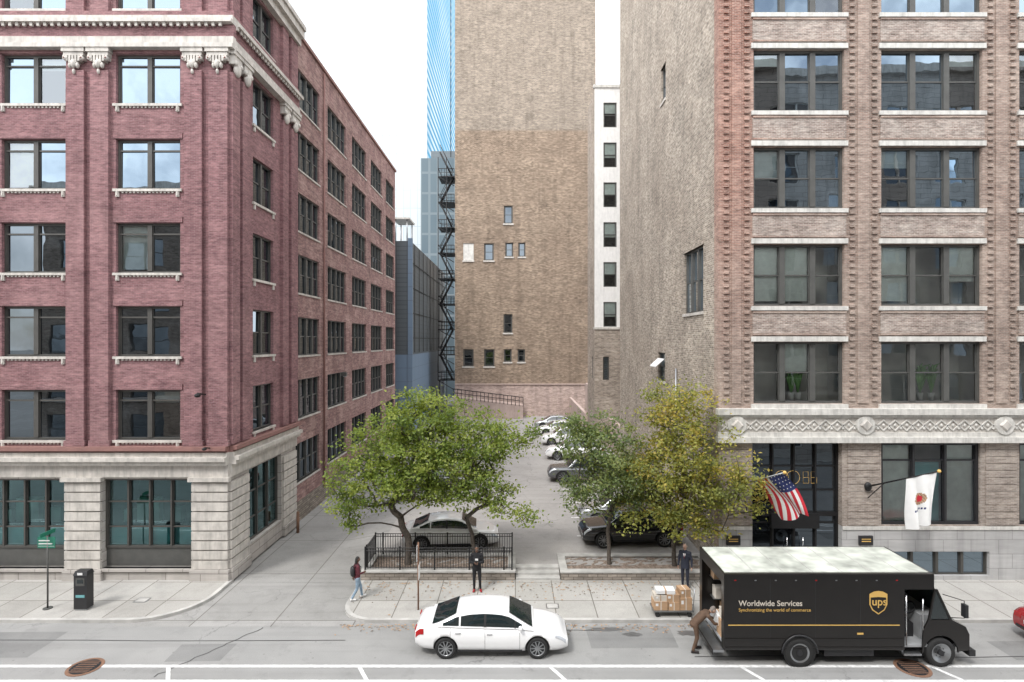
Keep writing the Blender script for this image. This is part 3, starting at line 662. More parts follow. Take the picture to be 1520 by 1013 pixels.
for k in range(800):
    x,y=U(-6.5,9),(24.1-abs(random.gauss(0,.9)) if R()<.5 else 20.7-abs(random.gauss(0,.25)))
    if y<20.8: z=.012
    elif y<21: continue
    else: z=.135
    a=U(0,6.3); s=U(.03,.07)
    m.face([(x+s*math.cos(a),y+s*math.sin(a),z),(x-s*.5*math.sin(a),y+s*.5*math.cos(a),z+.01),(x-s*math.cos(a),y-s*math.sin(a),z),(x+s*.5*math.sin(a),y-s*.5*math.cos(a),z+.008)],'card' if R()<.6 else 'soil')
m.obj('fallen_leaves')

def planter(x0,x1,y0,y1,h=.52):
    e=empty('planter'); m=MB(); t=.28
    m.box((x0,y0,.0),(x1,y0+t,h-.06),'plwall'); m.box((x0,y1-t,.0),(x1,y1,h-.06),'plwall'); m.box((x0,y0+t,.0),(x0+t,y1-t,h-.06),'plwall'); m.box((x1-t,y0+t,.0),(x1,y1-t,h-.06),'plwall')
    m.box((x0-.03,y0-.03,h-.06),(x1+.03,y0+t+.03,h),'kerb'); m.box((x0-.03,y1-t-.03,h-.06),(x1+.03,y1+.03,h),'kerb'); m.box((x0-.03,y0+t+.03,h-.06),(x0+t+.03,y1-t-.03,h),'kerb'); m.box((x1-t-.03,y0+t+.03,h-.06),(x1+.03,y1-t-.03,h),'kerb')
    m.obj('stone_kerb_wall',e)
    s=MB(); nx,ny=40,12; rows=[[(x0+t+(x1-x0-2*t)*i/nx,y0+t+(y1-y0-2*t)*j/ny,h-.1+U(-.03,.04)) for j in range(ny+1)] for i in range(nx+1)]
    s.grid(rows,'soil'); s.obj('soil',e)
planter(-6.7,-.02,24.25,26.35); planter(1.98,8.8,24.25,26.35,.5)
m=MB()
for k in range(3): m.box((0.02,24.25+.33*k,.1),(1.94,25.3,.215+.1*k),'kerb')
m.obj('entrance_steps')
def fence(x0,x1,y0,y1,z):
    e=empty('iron_fence'); m=MB(); H=.95
    def run(a,b):
        L=math.dist(a,b); n=int(L/.115); 
        for i in range(n+1):
            t=i/n; x=a[0]+(b[0]-a[0])*t; y=a[1]+(b[1]-a[1])*t
            if i%13==0: m.box((x-.03,y-.03,z),(x+.03,y+.03,z+H+.06),'black')
            else: m.box((x-.01,y-.01,z+.06),(x+.01,y+.01,z+H),'black')
        for zz in (z+.1,z+H-.12,z+H):
            m.tube([(a[0],a[1],zz),(b[0],b[1],zz)],.018,'black',4,sm=False)
    run((x0,y0),(x1,y0)); run((x1,y0),(x1,y1)); run((x1,y1),(x0,y1)); run((x0,y1),(x0,y0)); m.obj('railings',e)
fence(-6.55,-.15,24.4,26.2,.52)

# ------------------------------------------------------------ TREES
def tree(name,bx_,by_,bz_,lobes,seed,cols,ncl,nlf,fork=1.8,tr=.11,leaf=(.09,.165)):
    rnd=random.Random(seed); nodes=[Vector((0,0,0))]; par=[-1]
    def add(p,q): nodes.append(Vector(p)); par.append(q); return len(nodes)-1
    l=0; wob=Vector((0,0,0))
    for k in range(1,5):
        wob+=Vector((rnd.uniform(-.05,.05),rnd.uniform(-.05,.05),0)); l=add((wob.x,wob.y,fork*k/4),l)
    vols=[a[3]*a[4]*a[5] for a in lobes]; T=[]
    while len(T)<ncl:
        a=rnd.choices(lobes,vols)[0]
        rr=(rnd.random()**.42)*(1 if rnd.random()<.82 else rnd.uniform(1.05,1.3))
        v=Vector((rnd.gauss(0,1),rnd.gauss(0,1),rnd.gauss(0,1))).normalized()*rr
        p=Vector((a[0]+v.x*a[3],a[1]+v.y*a[4],a[2]+v.z*a[5]))
        wx,wy=bx_+p.x,by_+p.y
        if (wx>8.6 and wy>23.8) or p.z<1.3: continue
        T.append(p)
    base=nodes[l].copy(); T.sort(key=lambda p:(p-base).length)
    ends=[]
    for p in T:
        best=None;bd=1e9
        for i,n in enumerate(nodes):
            if i<3: continue
            d=(n-p).length+ (max(0,n.z-p.z)*1.2) 
            if d<bd: bd=d;best=i
        q=nodes[best]; L=(p-q).length; k=max(1,int(L/.45)); last=best
        for j in range(1,k+1):
            t=j/k; pt=q.lerp(p,t)+Vector((rnd.uniform(-.07,.07),rnd.uniform(-.07,.07),rnd.uniform(-.05,.07)+.12*L*math.sin(math.pi*t)*.5))*(0 if j==k else 1)
            last=add(pt,last)
        ends.append(last)
    cnt=[0]*len(nodes)
    for e_ in ends:
        i=e_
        while i!=-1: cnt[i]+=1; i=par[i]
    tot=max(cnt); rad=[max(.009,tr*(c/tot)**.48) for c in cnt]
    e=empty(name,(bx_,by_,bz_)); W=MB()
    for i in range(1,len(nodes)):
        a=par[i]; r0=min(rad[a],rad[i]*1.5) if a>4 else rad[a]
        if i<=4: r0=rad[a]*(1.25 if a==0 else 1)
        W.tube([nodes[a],nodes[i]],[r0,rad[i]],'bark',7 if rad[i]>.03 else 4,cap=False)
    W.obj('trunk_and_limbs',e)
    Lm=MB(); Lm.mats=[leafmat(name+'_leaf_%d'%k,c) for k,c in enumerate(cols)]
    for p in T:
        n=int(nlf*rnd.uniform(.25,1.5)); tone=rnd.random(); sx=rnd.uniform(.16,.36)
        for k in range(n):
            q=Vector((p.x+rnd.gauss(0,sx),p.y+rnd.gauss(0,sx),p.z+rnd.gauss(0,sx*.6)))
            wx,wy=bx_+q.x,by_+q.y
            if wx>8.75 and wy>24.0: continue
            s=rnd.uniform(*leaf); d=Vector((rnd.gauss(0,1),rnd.gauss(0,1),rnd.gauss(-.4,.6))).normalized()
            nn=Vector((rnd.gauss(0,.8),rnd.gauss(-.3,.8),1)).normalized(); side=d.cross(nn)
            if side.length<.05: continue
            side.normalize(); up=side.cross(d)*.12*s
            b=len(Lm.v); Lm.v+=[tuple(q-d*s*.5),tuple(q+side*s*.36+up),tuple(q+d*s*.6),tuple(q-side*s*.36+up)]
            Lm.f.append([b,b+1,b+2,b+3]); t=tone*.7+rnd.random()*.45
            Lm.m.append(min(len(cols)-1,int(t*len(cols)*.9))); Lm.sm.append(False)
    Lm.obj('foliage',e)
G1=[(.085,.13,.035),(.14,.195,.045),(.20,.255,.06),(.28,.32,.09)]
G2=[(.085,.125,.06),(.125,.17,.075),(.18,.225,.095),(.24,.27,.11)]
G3=[(.12,.145,.045),(.19,.21,.06),(.28,.28,.075),(.38,.31,.085)]
tree('honeylocust_tree',-4.85,25.3,.42,[(.2,-.3,5.4,2.4,2.0,2.5),(-1.4,-.5,3.9,1.9,1.6,1.7),(1.2,-.6,4.2,1.8,1.5,1.5),(.8,-.2,6.9,1.6,1.5,1.4),(-2.3,-.7,2.8,.9,.9,1.0)],11,G1,340,66,fork=1.2,tr=.15)
tree('honeylocust_tree',-1.9,25.4,.42,[(.0,-.4,5.0,1.7,1.6,2.0),(1.4,-.3,5.7,1.8,1.4,1.1),(.6,-.7,3.2,1.5,1.2,1.0),(2.0,-.4,2.3,.8,.8,.6)],12,G1,165,60,fork=1.3,tr=.09)
tree('honeylocust_tree',4.25,25.3,.42,[(0,-.2,4.6,1.9,1.6,1.9),(-1.0,-.4,5.9,1.4,1.1,1.1),(1.2,-.2,3.5,1.5,1.3,1.2),(-1.3,0,3.3,1.1,1,1.0)],13,G2,185,62,fork=1.5,tr=.09)
tree('honeylocust_tree',7.15,25.1,.42,[(-.1,-.9,5.0,2.3,1.6,2.3),(1.8,-1.6,4.3,2.0,1.0,1.6),(-1.0,-.7,3.0,1.7,1.4,1.4),(.1,-.7,7.3,1.7,1.2,1.2),(2.6,-1.8,3.7,1.4,.8,1.1),(.6,-1.2,2.6,1.6,.9,.9)],14,G3,310,58,fork=1.2,tr=.10)

# ------------------------------------------------------------ CARS
def interp(T,x):
    if x<=T[0][0]: return T[0][1]
    for (a,b),(c,d) in zip(T,T[1:]):
        if x<=c:
            t=(x-a)/(c-a); 
            return b+(d-b)*t
    return T[-1][1]
def smooth(T,x,w=.018): return (interp(T,x-w)+interp(T,x)*2+interp(T,x+w)+interp(T,x-w/2)+interp(T,x+w/2))/6
STY={
'sedan':dict(top=[(0,.80),(.012,.97),(.04,1.03),(.2,1.06),(.68,.99),(.74,.95),(.88,.86),(.96,.74),(1,.56)],bot=[(0,.40),(.04,.24),(.95,.2),(1,.28)],
   roof=[(.09,1.03),(.16,1.14),(.27,1.385),(.36,1.465),(.46,1.49),(.56,1.46),(.62,1.39),(.78,.95)],gx=(.09,.78),ws=(.615,.765),rw=(.115,.27),side=(.185,.70),pil=(.46,.295),wx=(.205,.80),wr=.345),
'suv':dict(top=[(0,.90),(.012,1.08),(.05,1.14),(.3,1.14),(.70,1.12),(.76,1.10),(.93,1.0),(.975,.9),(1,.66)],bot=[(0,.45),(.04,.3),(.95,.28),(1,.38)],
   roof=[(.005,1.1),(.03,1.35),(.09,1.70),(.2,1.77),(.5,1.78),(.6,1.70),(.765,1.10)],gx=(.005,.765),ws=(.615,.75),rw=(.012,.075),side=(.06,.70),pil=(.46,.27),wx=(.2,.80),wr=.38),
'pickup':dict(top=[(0,1.0),(.01,1.15),(.38,1.16),(.70,1.14),(.76,1.14),(.94,1.08),(.98,.98),(1,.70)],bot=[(0,.55),(.04,.42),(.95,.35),(1,.42)],
   roof=[(.37,1.14),(.385,1.5),(.41,1.83),(.5,1.88),(.6,1.85),(.65,1.74),(.76,1.14)],gx=(.37,.76),ws=(.655,.755),rw=(.376,.405),side=(.40,.72),pil=(.55,.55),wx=(.2,.82),wr=.42)}
def car(name,x,y,z,rz,style,paint,L=4.9,W=1.86,hs=1.0):
    S=STY[style]; e=empty(name,(x,y,z),rz); hw=W/2
    def X(t): return (t-.5)*L
    def wid(t): return hw*(1-.22*abs(2*t-1)**5-.02*abs(2*t-1)**2)
    sec=[(0,0),(.78,0),(.93,.07),(.975,.22),(1.0,.42),(1.0,.58),(.985,.72),(.95,.86),(.88,.955),(.72,.995),(.4,1.02),(0,1.03)]
    def secy(t,zz):
        b=smooth(S['bot'],t); tp=smooth(S['top'],t); k=(zz-b)/(tp-b)
        for (a,c),(a2,c2) in zip(sec[1:],sec[2:]):
            if c<=k<=c2: return wid(t)*(a+(a2-a)*(k-c)/(c2-c+1e-9))
        return wid(t)*.9
    B=MB(); rows=[]; n=56
    ts=[0,.004,.012]+[.02+.96*i/n for i in range(n+1)]+[.988,.996,1]
    for t in ts:
        b=smooth(S['bot'],t); tp=smooth(S['top'],t); w=wid(t); r=[]
        for a,c in sec: r.append((X(t),w*a,b+(tp-b)*c))
        for a,c in sec[-2:0:-1]: r.append((X(t),-w*a,b+(tp-b)*c))
        rows.append(r)
    B.grid(rows,paint,True,True); B.face(rows[0][::-1],paint); B.face(rows[-1],paint)
    body=B.obj('body',e,weld=True)
    wr=S['wr']
    C=MB()
    for wx in S['wx']:
        for s in (-1,1): C.tube([(X(wx),s*(hw-.26),wr),(X(wx),s*(hw+.2),wr)],wr+.065,'blkpaint',32,sm=False)
    cut=C.obj('wheel_well_cutter',e,weld=True)
    md=body.modifiers.new('b','BOOLEAN'); md.operation='DIFFERENCE'; md.object=cut; md.solver='EXACT'
    try: md.material_mode='TRANSFER'
    except: pass
    bpy.context.view_layer.update(); dg=bpy.context.evaluated_depsgraph_get()
    me=bpy.data.meshes.new_from_object(body.evaluated_get(dg)); body.modifiers.clear(); body.data=me
    bpy.data.objects.remove(cut)
    Rf=lambda t:smooth(S['roof'],t,.012); Bl=lambda t:smooth(S['top'],t)-.03
    rmax=max(r for _,r in S['roof'])
    def gsec(t):
        r=max(Rf(t),Bl(t)+.005); b=Bl(t); wb=wid(t)*.93; k=min(1,(r-b)/(rmax-b)); wt=wb-(wb-hw*.70)*k
        return r,b,wb,wt
    G=MB(); rows=[]; g0,g1=S['gx']
    for i in range(49):
        t=g0+(g1-g0)*i/48; r,b,wb,wt=gsec(t); h=r-b; rr=min(.07,h*.3)
        half=[(wb,b),(wb+(wt-wb)*.5+.012,b+(h-rr)*.5),(wt,r-rr),(wt-.03,r-rr*.45),(wt-.09,r-.012),(wt*.5,r+.018),(0,r+.028)]
        rows.append([(X(t),a,c) for a,c in half]+[(X(t),-a,c) for a,c in half[-2::-1]])
    G.grid(rows,paint); 
    def topz(t,yy):
        r,b,wb,wt=gsec(t); return r+.028*(1-(abs(yy)/max(wt,.01))**2)
    for (a,b_) in (S['ws'],S['rw']):
        rows=[]
        for i in range(9):
            t=a+(b_-a)*i/8; r,b,wb,wt=gsec(t); ww=wt-.075; rows.append([(X(t)+(.008 if a>.5 else -.008),ww*q/6,topz(t,ww*q/6)+.012) for q in range(-6,7)])
        G.grid(rows,'carglass')
    s0,s1=S['side']; p1,p2=S['pil']
    segs=[(s0,p2-.006),(p2+.006,s1)] if p1!=p2 else [(s0,s1)]
    for a,b_ in segs:
        for s in (-1,1):
            rows=[]
            for i in range(19):
                t=a+(b_-a)*i/18; r,b,wb,wt=gsec(t); h=r-b; rr=min(.07,h*.3); row=[]
                lo=.06/max(h,.07) if h>.07 else .9
                for q in range(5):
                    k=min(lo,.9)+( .93-min(lo,.9))*q/4; yy=wb+(wt-wb)*k+.012*(1-abs(2*k-1))+.008
                    row.append((X(t),s*yy,b+(h-rr)*k))
                rows.append(row)
            G.grid(rows,'carglass')
    for s in (-1,1):
        for tt,wd in ((p1,.008),(s1-.045,.003)):
            rows=[]
            for t in (tt-wd,tt+wd):
                r,b,wb,wt=gsec(t); h=r-b; rr=min(.07,h*.3)
                rows.append([(X(t),s*(wb+(wt-wb)*k+.012*(1-abs(2*k-1))+.012),b+(h-rr)*k) for k in (.1,.3,.5,.7,.93)])
            G.grid(rows,'rubber')
    G.obj('cabin_and_windows',e)
    D=MB()
    doors=[p1,s1-.015,s0+.05] if style!='suv' else [p1,s1-.01,p2]
    for t in doors:
        for s in (-1,1):
            b=smooth(S['bot'],t)+.08; tp=smooth(S['top'],t)-.06
            P=[(X(t),s*(secy(t,b+(tp-b)*k/8)+.001),b+(tp-b)*k/8) for k in range(9)]
            D.tube(P,.005,'rubber',4,sm=False)
    for t in (p1+.03,s0+.10 if style!='suv' else p2+.03):
        for s in (-1,1):
            zz=smooth(S['top'],t)-.19; yy=secy(t,zz)+.02; D.box((X(t)-.09,s*(yy-.02),zz-.015),(X(t)+.09,s*(yy+.012),zz+.015),paint if paint!='carwhite' else 'chrome')
    for s in (-1,1):
        for k in range(12):
            t=.28+k*.035; zz=S['bot'][1][1]+.05; D.box((X(t),s*(secy(t,zz)-.02),zz-.05),(X(t+.035),s*(secy(t,zz)+.008),zz+.01),'blkpaint')
        t=s1-.01; yy=wid(t)*.95; zz=Bl(t)+.07
        D.ball((X(t),s*(yy+.10),zz+.03),(.07,.11,.075),paint); D.box((X(t)-.03,s*(yy-.05),zz-.03),(X(t)+.03,s*(yy+.08),zz),'blkpaint')
        P=[]
        for i in range(7):
            t=.915+.07*i/6; zt=smooth(S['top'],t)-.07; zl=zt-.13+.05*(1-i/6); P.append([(X(t)+.01,s*(secy(t,zt)+.008),zt),(X(t)+.01,s*(secy(t,(zt+zl)/2)+.012),(zt+zl)/2),(X(t)+.01,s*(secy(t,zl)+.008),zl)])
        D.grid(P,'lamp')
        P=[]
        for i in range(6):
            t=.006+.055*i/5; zt=smooth(S['top'],t)-.10; zl=zt-.17; P.append([(X(t)-.01,s*(secy(t,zt)+.008),zt),(X(t)-.01,s*(secy(t,(zt+zl)/2)+.01),(zt+zl)/2),(X(t)-.01,s*(secy(t,zl)+.008),zl)])
        D.grid(P,'red')
        D.box((X(0)-.012,s*wid(0)*.55,.74*hs),(X(0)+.02,s*wid(0)*.92,.9*hs),'red'); 
        D.box((X(1)-.04,s*wid(1)*.55,S['top'][-1][1]-.02),(X(1)+.012,s*wid(1)*.93,S['top'][-1][1]-.10),'lamp')
    zt=S['top'][-1][1]
    D.box((X(1)-.05,-.52,zt-.2),(X(1)+.018,.52,zt-.03),'blkpaint')
    for k in range(4): D.box((X(1)-.04,-.5,zt-.18+k*.045),(X(1)+.026,.5,zt-.17+k*.045),'chrome')
    D.box((X(0)-.02,-.26,.62),(X(0)+.02,.26,.74),'whiteP'); D.box((X(0)-.03,-wid(0)*.8,.42),(X(0)+.05,wid(0)*.8,.50),'blkpaint')
    if style=='pickup':
        D.box((X(.02),-hw*.78,1.2),(X(.365),hw*.78,1.215),'blkpaint')
    if style=='suv':
        for s in (-1,1): D.tube([(X(.12),s*.60,1.82),(X(.55),s*.60,1.84)],.018,'blkpaint',5)
    D.obj('trim_and_lamps',e)
    K=MB()
    for wx in S['wx']:
        for s in (-1,1):
            yo=s*(hw-.015); yi=s*(hw-.23)
            prof=[(yi,wr-.09),(yi,wr-.02),(yi+s*.02,wr),(yo-s*.02,wr),(yo,wr-.02),(yo,wr-.085),(yo-s*.015,wr-.10)]
            rows=[[(X(wx)+r*math.cos(q*math.pi/14),yy,wr+r*math.sin(q*math.pi/14)) for q in range(28)] for yy,r in prof]
            K.grid(rows,'rubber',True,True)
            rr=wr-.09
            K.tube([(X(wx),yi,wr),(X(wx),yo-s*.07,wr)],rr,'blkpaint',24,sm=False)
            rows=[[(X(wx)+r*math.cos(q*math.pi/14),yy,wr+r*math.sin(q*math.pi/14)) for q in range(28)] for yy,r in [(yo-s*.02,rr+.01),(yo-s*.012,rr-.02),(yo-s*.05,rr-.03)]]
            K.grid(rows,'metal',True,True)
            for k in range(10):
                a=k*math.pi/5; ca,sa=math.cos(a),math.sin(a)
                K.box((0.03,yo-s*.05,-.018),(rr-.01,yo-s*.02,.018),'metal',lambda p:(X(wx)+p[0]*ca-p[2]*sa,p[1],wr+p[0]*sa+p[2]*ca))
            K.tube([(X(wx),yo-s*.06,wr),(X(wx),yo-s*.01,wr)],.055,'metal',12,sm=False)
    K.obj('wheels',e)
    return e
car('sedan_car',-.80,19.35,.0,0,'sedan','carwhite',L=5.1,W=1.86)
car('parked_car',-3.2,27.9,.38,math.radians(4),'sedan','carwhite',L=4.7,W=1.8)
car('parked_suv',5.75,28.2,.41,math.radians(183),'suv','carblack',L=5.0,W=1.95)
car('parked_suv',5.9,31.0,.41,math.radians(178),'suv','carsilver',L=4.8,W=1.9)
car('parked_pickup_truck',5.2,40.5,.41,math.radians(180),'pickup','cargrey',L=5.7,W=1.98)
car('parked_suv',5.1,48.0,.41,math.radians(176),'suv','carwhite',L=5.0,W=1.95)
car('parked_suv',4.9,54.5,.41,math.radians(180),'suv','carwhite',L=4.8)
car('parked_car',4.7,60.5,.41,math.radians(180),'sedan','carwhite',L=4.8)
car('parked_car',4.6,65,.41,math.radians(178),'sedan','carsilver',L=4.8)
car('parked_car',-5.2,38.5,.41,math.radians(0),'sedan','cargrey',L=4.7)
car('parked_car',20.2,19.3,0,0,'sedan','carred',L=4.8)

# ------------------------------------------------------------ DELIVERY TRUCK
def truck():
    e=empty('delivery_truck'); B=MB(); y0,y1=18.0,20.35; P='upsbrown'
    xr,xb=6.75,12.47; zt=2.95; zf=.62
    B.box((xr,y0,.55),(xb,y0+.05,zt),P); B.box((xr,y1-.05,.55),(xb,y1,zt),P)
    B.box((xr+.02,y0+.05,zf),(13.5,y1-.05,zf+.08),'truckin')
    B.box((xr-.04,y0-.01,.55),(xr,y0+.22,zt+.02),P); B.box((xr-.04,y1-.22,.55),(xr,y1+.01,zt+.02),P); B.box((xr-.04,y0+.22,2.66),(xr,y1-.22,zt+.02),P)
    B.box((xr-.35,y0+.1,.42),(xr,y1-.1,.5),'metal'); B.box((xr-.38,y0+.1,.36),(xr-.351,y1-.1,.5),P)
    B.box((xb-.05,y0+.05,zf),(xb-.001,y1-.05,2.9),'truckin')
    for s in (y0+.06,y1-.46):
        for zz in (1.3,2.0): B.box((xr+.3,s,zz),(xb-.2,s+.4,zz+.03),'metal')
    for k in range(26):
        x=xr+.12+R()*3.5; s=random.choice((y0+.08,y1-.46)); zz=random.choice((zf+.08,1.33,2.03)); B.box((x,s,zz),(x+U(.25,.5),s+.36,zz+U(.2,.5)),random.choice(('card','card','card2')))
    B.box((xr+.05,y0+.3,zf+.08),(xr+.6,y0+.9,1.25),'card'); B.box((xr+.1,y0+.35,1.25),(xr+.5,y0+.8,1.6),'card2')
    for x in (8.2,9.65,11.1): B.box((x,y0-.003,.85),(x+.012,y0,2.85),'blkpaint')
    for z in (.62,.9): B.box((xr,y0-.02,z),(xb,y0-.001,z+.03),P)
    for k in range(9): B.box((xr+.3+k*.65,y0-.008,2.78),(xr+.36+k*.65,y0-.001,2.81),'red' if k%4==0 else 'metal')
    B.obj('cargo_box',e)
    Rf=MB(); Rf.box((xr-.04,y0-.02,zt+.02),(13.45,y1+.02,zt+.06),P); Rf.box((xr+.02,y0+.08,zt+.06),(13.35,y1-.08,zt+.085),'truckroof')
    for k in range(1,7): Rf.box((xr+k*.95,y0+.08,zt+.085),(xr+k*.95+.03,y1-.08,zt+.092),'kerb')
    Rf.box((xr-.04,y0-.035,zt-.02),(13.45,y0-.021,zt+.06),P); Rf.obj('roof',e)
    C=MB()
    for y,s in ((y0,1),(y1,-1)):
        ya,yb=(y,y+.05) if s==1 else (y-.05,y)
        def prism(pts,mat):
            k=len(C.v); C.v+=[(px,ya,pz) for px,pz in pts]+[(px,yb,pz) for px,pz in pts]; n=len(pts); i=C.mi(mat)
            C.f.append([k+j for j in range(n)]); C.m.append(i); C.sm.append(False)
            C.f.append([k+n+j for j in range(n)][::-1]); C.m.append(i); C.sm.append(False)
            for j in range(n): C.f.append([k+j,k+(j+1)%n,k+n+(j+1)%n,k+n+j]); C.m.append(i); C.sm.append(False)
        prism([(12.47,2.5),(13.5,2.5),(13.42,2.95),(12.47,2.95)],P)
        prism([(12.47,.55),(12.53,.55),(12.53,2.5),(12.47,2.5)],P)
        arc=[(13.7+.56*math.cos(a),.46+.56*math.sin(a)) for a in [math.pi*k/10 for k in range(10,-1,-1)]]
        prism([(13.1,.46)]+arc+[(14.28,.5),(14.62,.55),(14.62,1.05),(14.5,1.3),(14.05,1.52),(13.3,1.52),(13.14,1.2)],P)
        prism([(13.30,1.52),(13.36,1.52),(13.55,2.5),(13.50,2.5)],P)
        prism([(13.98,1.52),(14.06,1.52),(13.60,2.5),(13.53,2.5)],P)
        C.face([(13.36,y+s*.02,1.54),(13.99,y+s*.02,1.54),(13.55,y+s*.02,2.48)],'carglass')
    C.box((13.40,y0+.05,2.5),(13.52,y1-.05,2.95),P)
    C.box((13.95,y0+.08,1.5),(13.99,y1-.08,2.5),'carglass',lambda p:(p[0]-(p[2]-1.5)*.46,p[1],p[2])); C.box((13.97,19.15,1.5),(14.02,19.2,2.5),P,lambda p:(p[0]-(p[2]-1.5)*.46,p[1],p[2]))
    C.face([(14.05,y0+.05,1.52),(14.5,y0+.05,1.3),(14.5,y1-.05,1.3),(14.05,y1-.05,1.52)],P); C.face([(14.5,y0+.05,1.3),(14.62,y0+.05,1.05),(14.62,y1-.05,1.05),(14.5,y1-.05,1.3)],P); C.box((14.55,y0+.05,.5),(14.62,y1-.05,1.05),P)
    C.box((14.62,y0+.55,.65),(14.66,y1-.55,1.0),'blkpaint')
    for yy in (y0+.3,y1-.3): C.tube([(14.6,yy,.85),(14.68,yy,.85)],.12,'lamp',16,sm=False)
    C.box((14.6,y0-.02,.36),(14.8,y1+.02,.55),'blkpaint')
    C.box((13.3,y0+.36,.7),(14.0,y1-.36,1.5),'truckin')
    C.box((12.53,y0+.02,.35),(13.1,y0+.5,.42),'metal'); C.box((12.53,y0+.1,.42),(12.56,y1-.1,.7),'truckin')
    C.box((12.75,18.55,.7),(13.2,19.0,1.15),'blkpaint'); C.box((12.7,18.55,1.15),(12.83,19.0,1.85),'blkpaint')
    C.tube([(13.25+.1*math.sin(t*.4),18.8+.2*math.cos(t*.4),1.55+.17*math.sin(t*.4)) for t in range(17)],.02,'blkpaint',6)
    C.tube([(12.6,y0+.02,.7),(12.6,y0+.02,2.3)],.02,'chrome',6); C.tube([(13.12,y0+.0,1.2),(13.12,y0,2.2)],.02,'chrome',6)
    for yy,s in ((y0,-1),(y1,1)):
        C.tube([(14.0,yy,1.6),(14.25,yy+s*.25,1.7),(14.25,yy+s*.25,2.25),(13.75,yy,2.35)],.015,'black',5); C.box((14.2,yy+s*.18,1.75),(14.3,yy+s*.36,2.15),'blkpaint')
    C.obj('cab',e)
    K=MB(); K.box((6.9,18.3,.4),(14.4,20.05,.6),'blkpaint'); K.box((10.0,y0+.1,.3),(11.6,y0+.5,.54),'blkpaint')
    for wx in (9.15,13.7):
        off=-.045
        for yo,s in ((y0+off,1),(y1-off,-1)):
            wr=.46; prof=[(yo+s*.28,wr-.12),(yo+s*.28,wr-.02),(yo+s*.25,wr),(yo+s*.05,wr),(yo+s*.02,wr-.02),(yo+s*.02,wr-.15),(yo+s*.05,wr-.17)]
            K.grid([[(wx+r*math.cos(q*math.pi/14),yy,wr+r*math.sin(q*math.pi/14)) for q in range(28)] for yy,r in prof],'rubber',True,True)
            K.tube([(wx,yo+s*.27,wr),(wx,yo+s*.12,wr)],.30,'blkpaint',24,sm=False); 
            K.grid([[(wx+r*math.cos(q*math.pi/14),yy,wr+r*math.sin(q*math.pi/14)) for q in range(28)] for yy,r in [(yo+s*.02,.31),(yo+s*.03,.27),(yo+s*.09,.2),(yo+s*.09,.02)]],'metal',True,True)
            K.tube([(wx,yo+s*.09,wr),(wx,yo+s*.01,wr)],.09,'blkpaint',14,sm=False)
            for k in range(8): a=k*math.pi/4; K.ball((wx+.15*math.cos(a),yo+s*.085,wr+.15*math.sin(a)),.018,'blkpaint',6,4)
    K.tube([(9.15+.57*math.cos(a),y0-.02,.46+.57*math.sin(a)) for a in [math.pi*k/12 for k in range(13)]],.035,'blkpaint',6)
    K.tube([(9.15,y0-.004,.5),(9.15,y0-.002,.5)],.53,'rubber',28,sm=False)
    K.obj('chassis_and_wheels',e)
    L=MB(); yv=y0-.008
    L.box((xr+.1,yv,1.34),(xb-.1,y0-.004,1.37),'gold')
    sh=[(0,.36),(.14,.34),(.29,.26),(.29,-.08),(.2,-.26),(0,-.4),(-.2,-.26),(-.29,-.08),(-.29,.26),(-.14,.34)]
    cx,cz=11.68,2.1
    L.face([(cx+a,y0-.010,cz+b) for a,b in sh],'gold'); L.face([(cx+a*.86,y0-.014,cz-.02+b*.84) for a,b in [(0,.22),(.29,.2),(.29,-.08),(.2,-.26),(0,-.4),(-.2,-.26),(-.29,-.08),(-.29,.2)]],P)
    L.box((11.0,yv,1.05),(11.2,y0-.004,1.11),'gold')
    L.obj('livery_stripes',e)
    for tx,x,z,s in (('Worldwide Services',7.18,1.98,.25),('Synchronizing the world of commerce',7.18,1.80,.15),('ups',11.46,2.0,.36)):
        c=bpy.data.curves.new('lettering','FONT'); c.body=tx; c.size=s; c.extrude=.001; c.offset=.003 if s>.2 else 0
        o=bpy.data.objects.new('lettering',c); col.objects.link(o); o.location=(x,y0-.018,z); o.rotation_euler=(math.pi/2,0,0); o.parent=e; c.materials.append(M['card2'] if s==.25 else M['gold'])
truck()

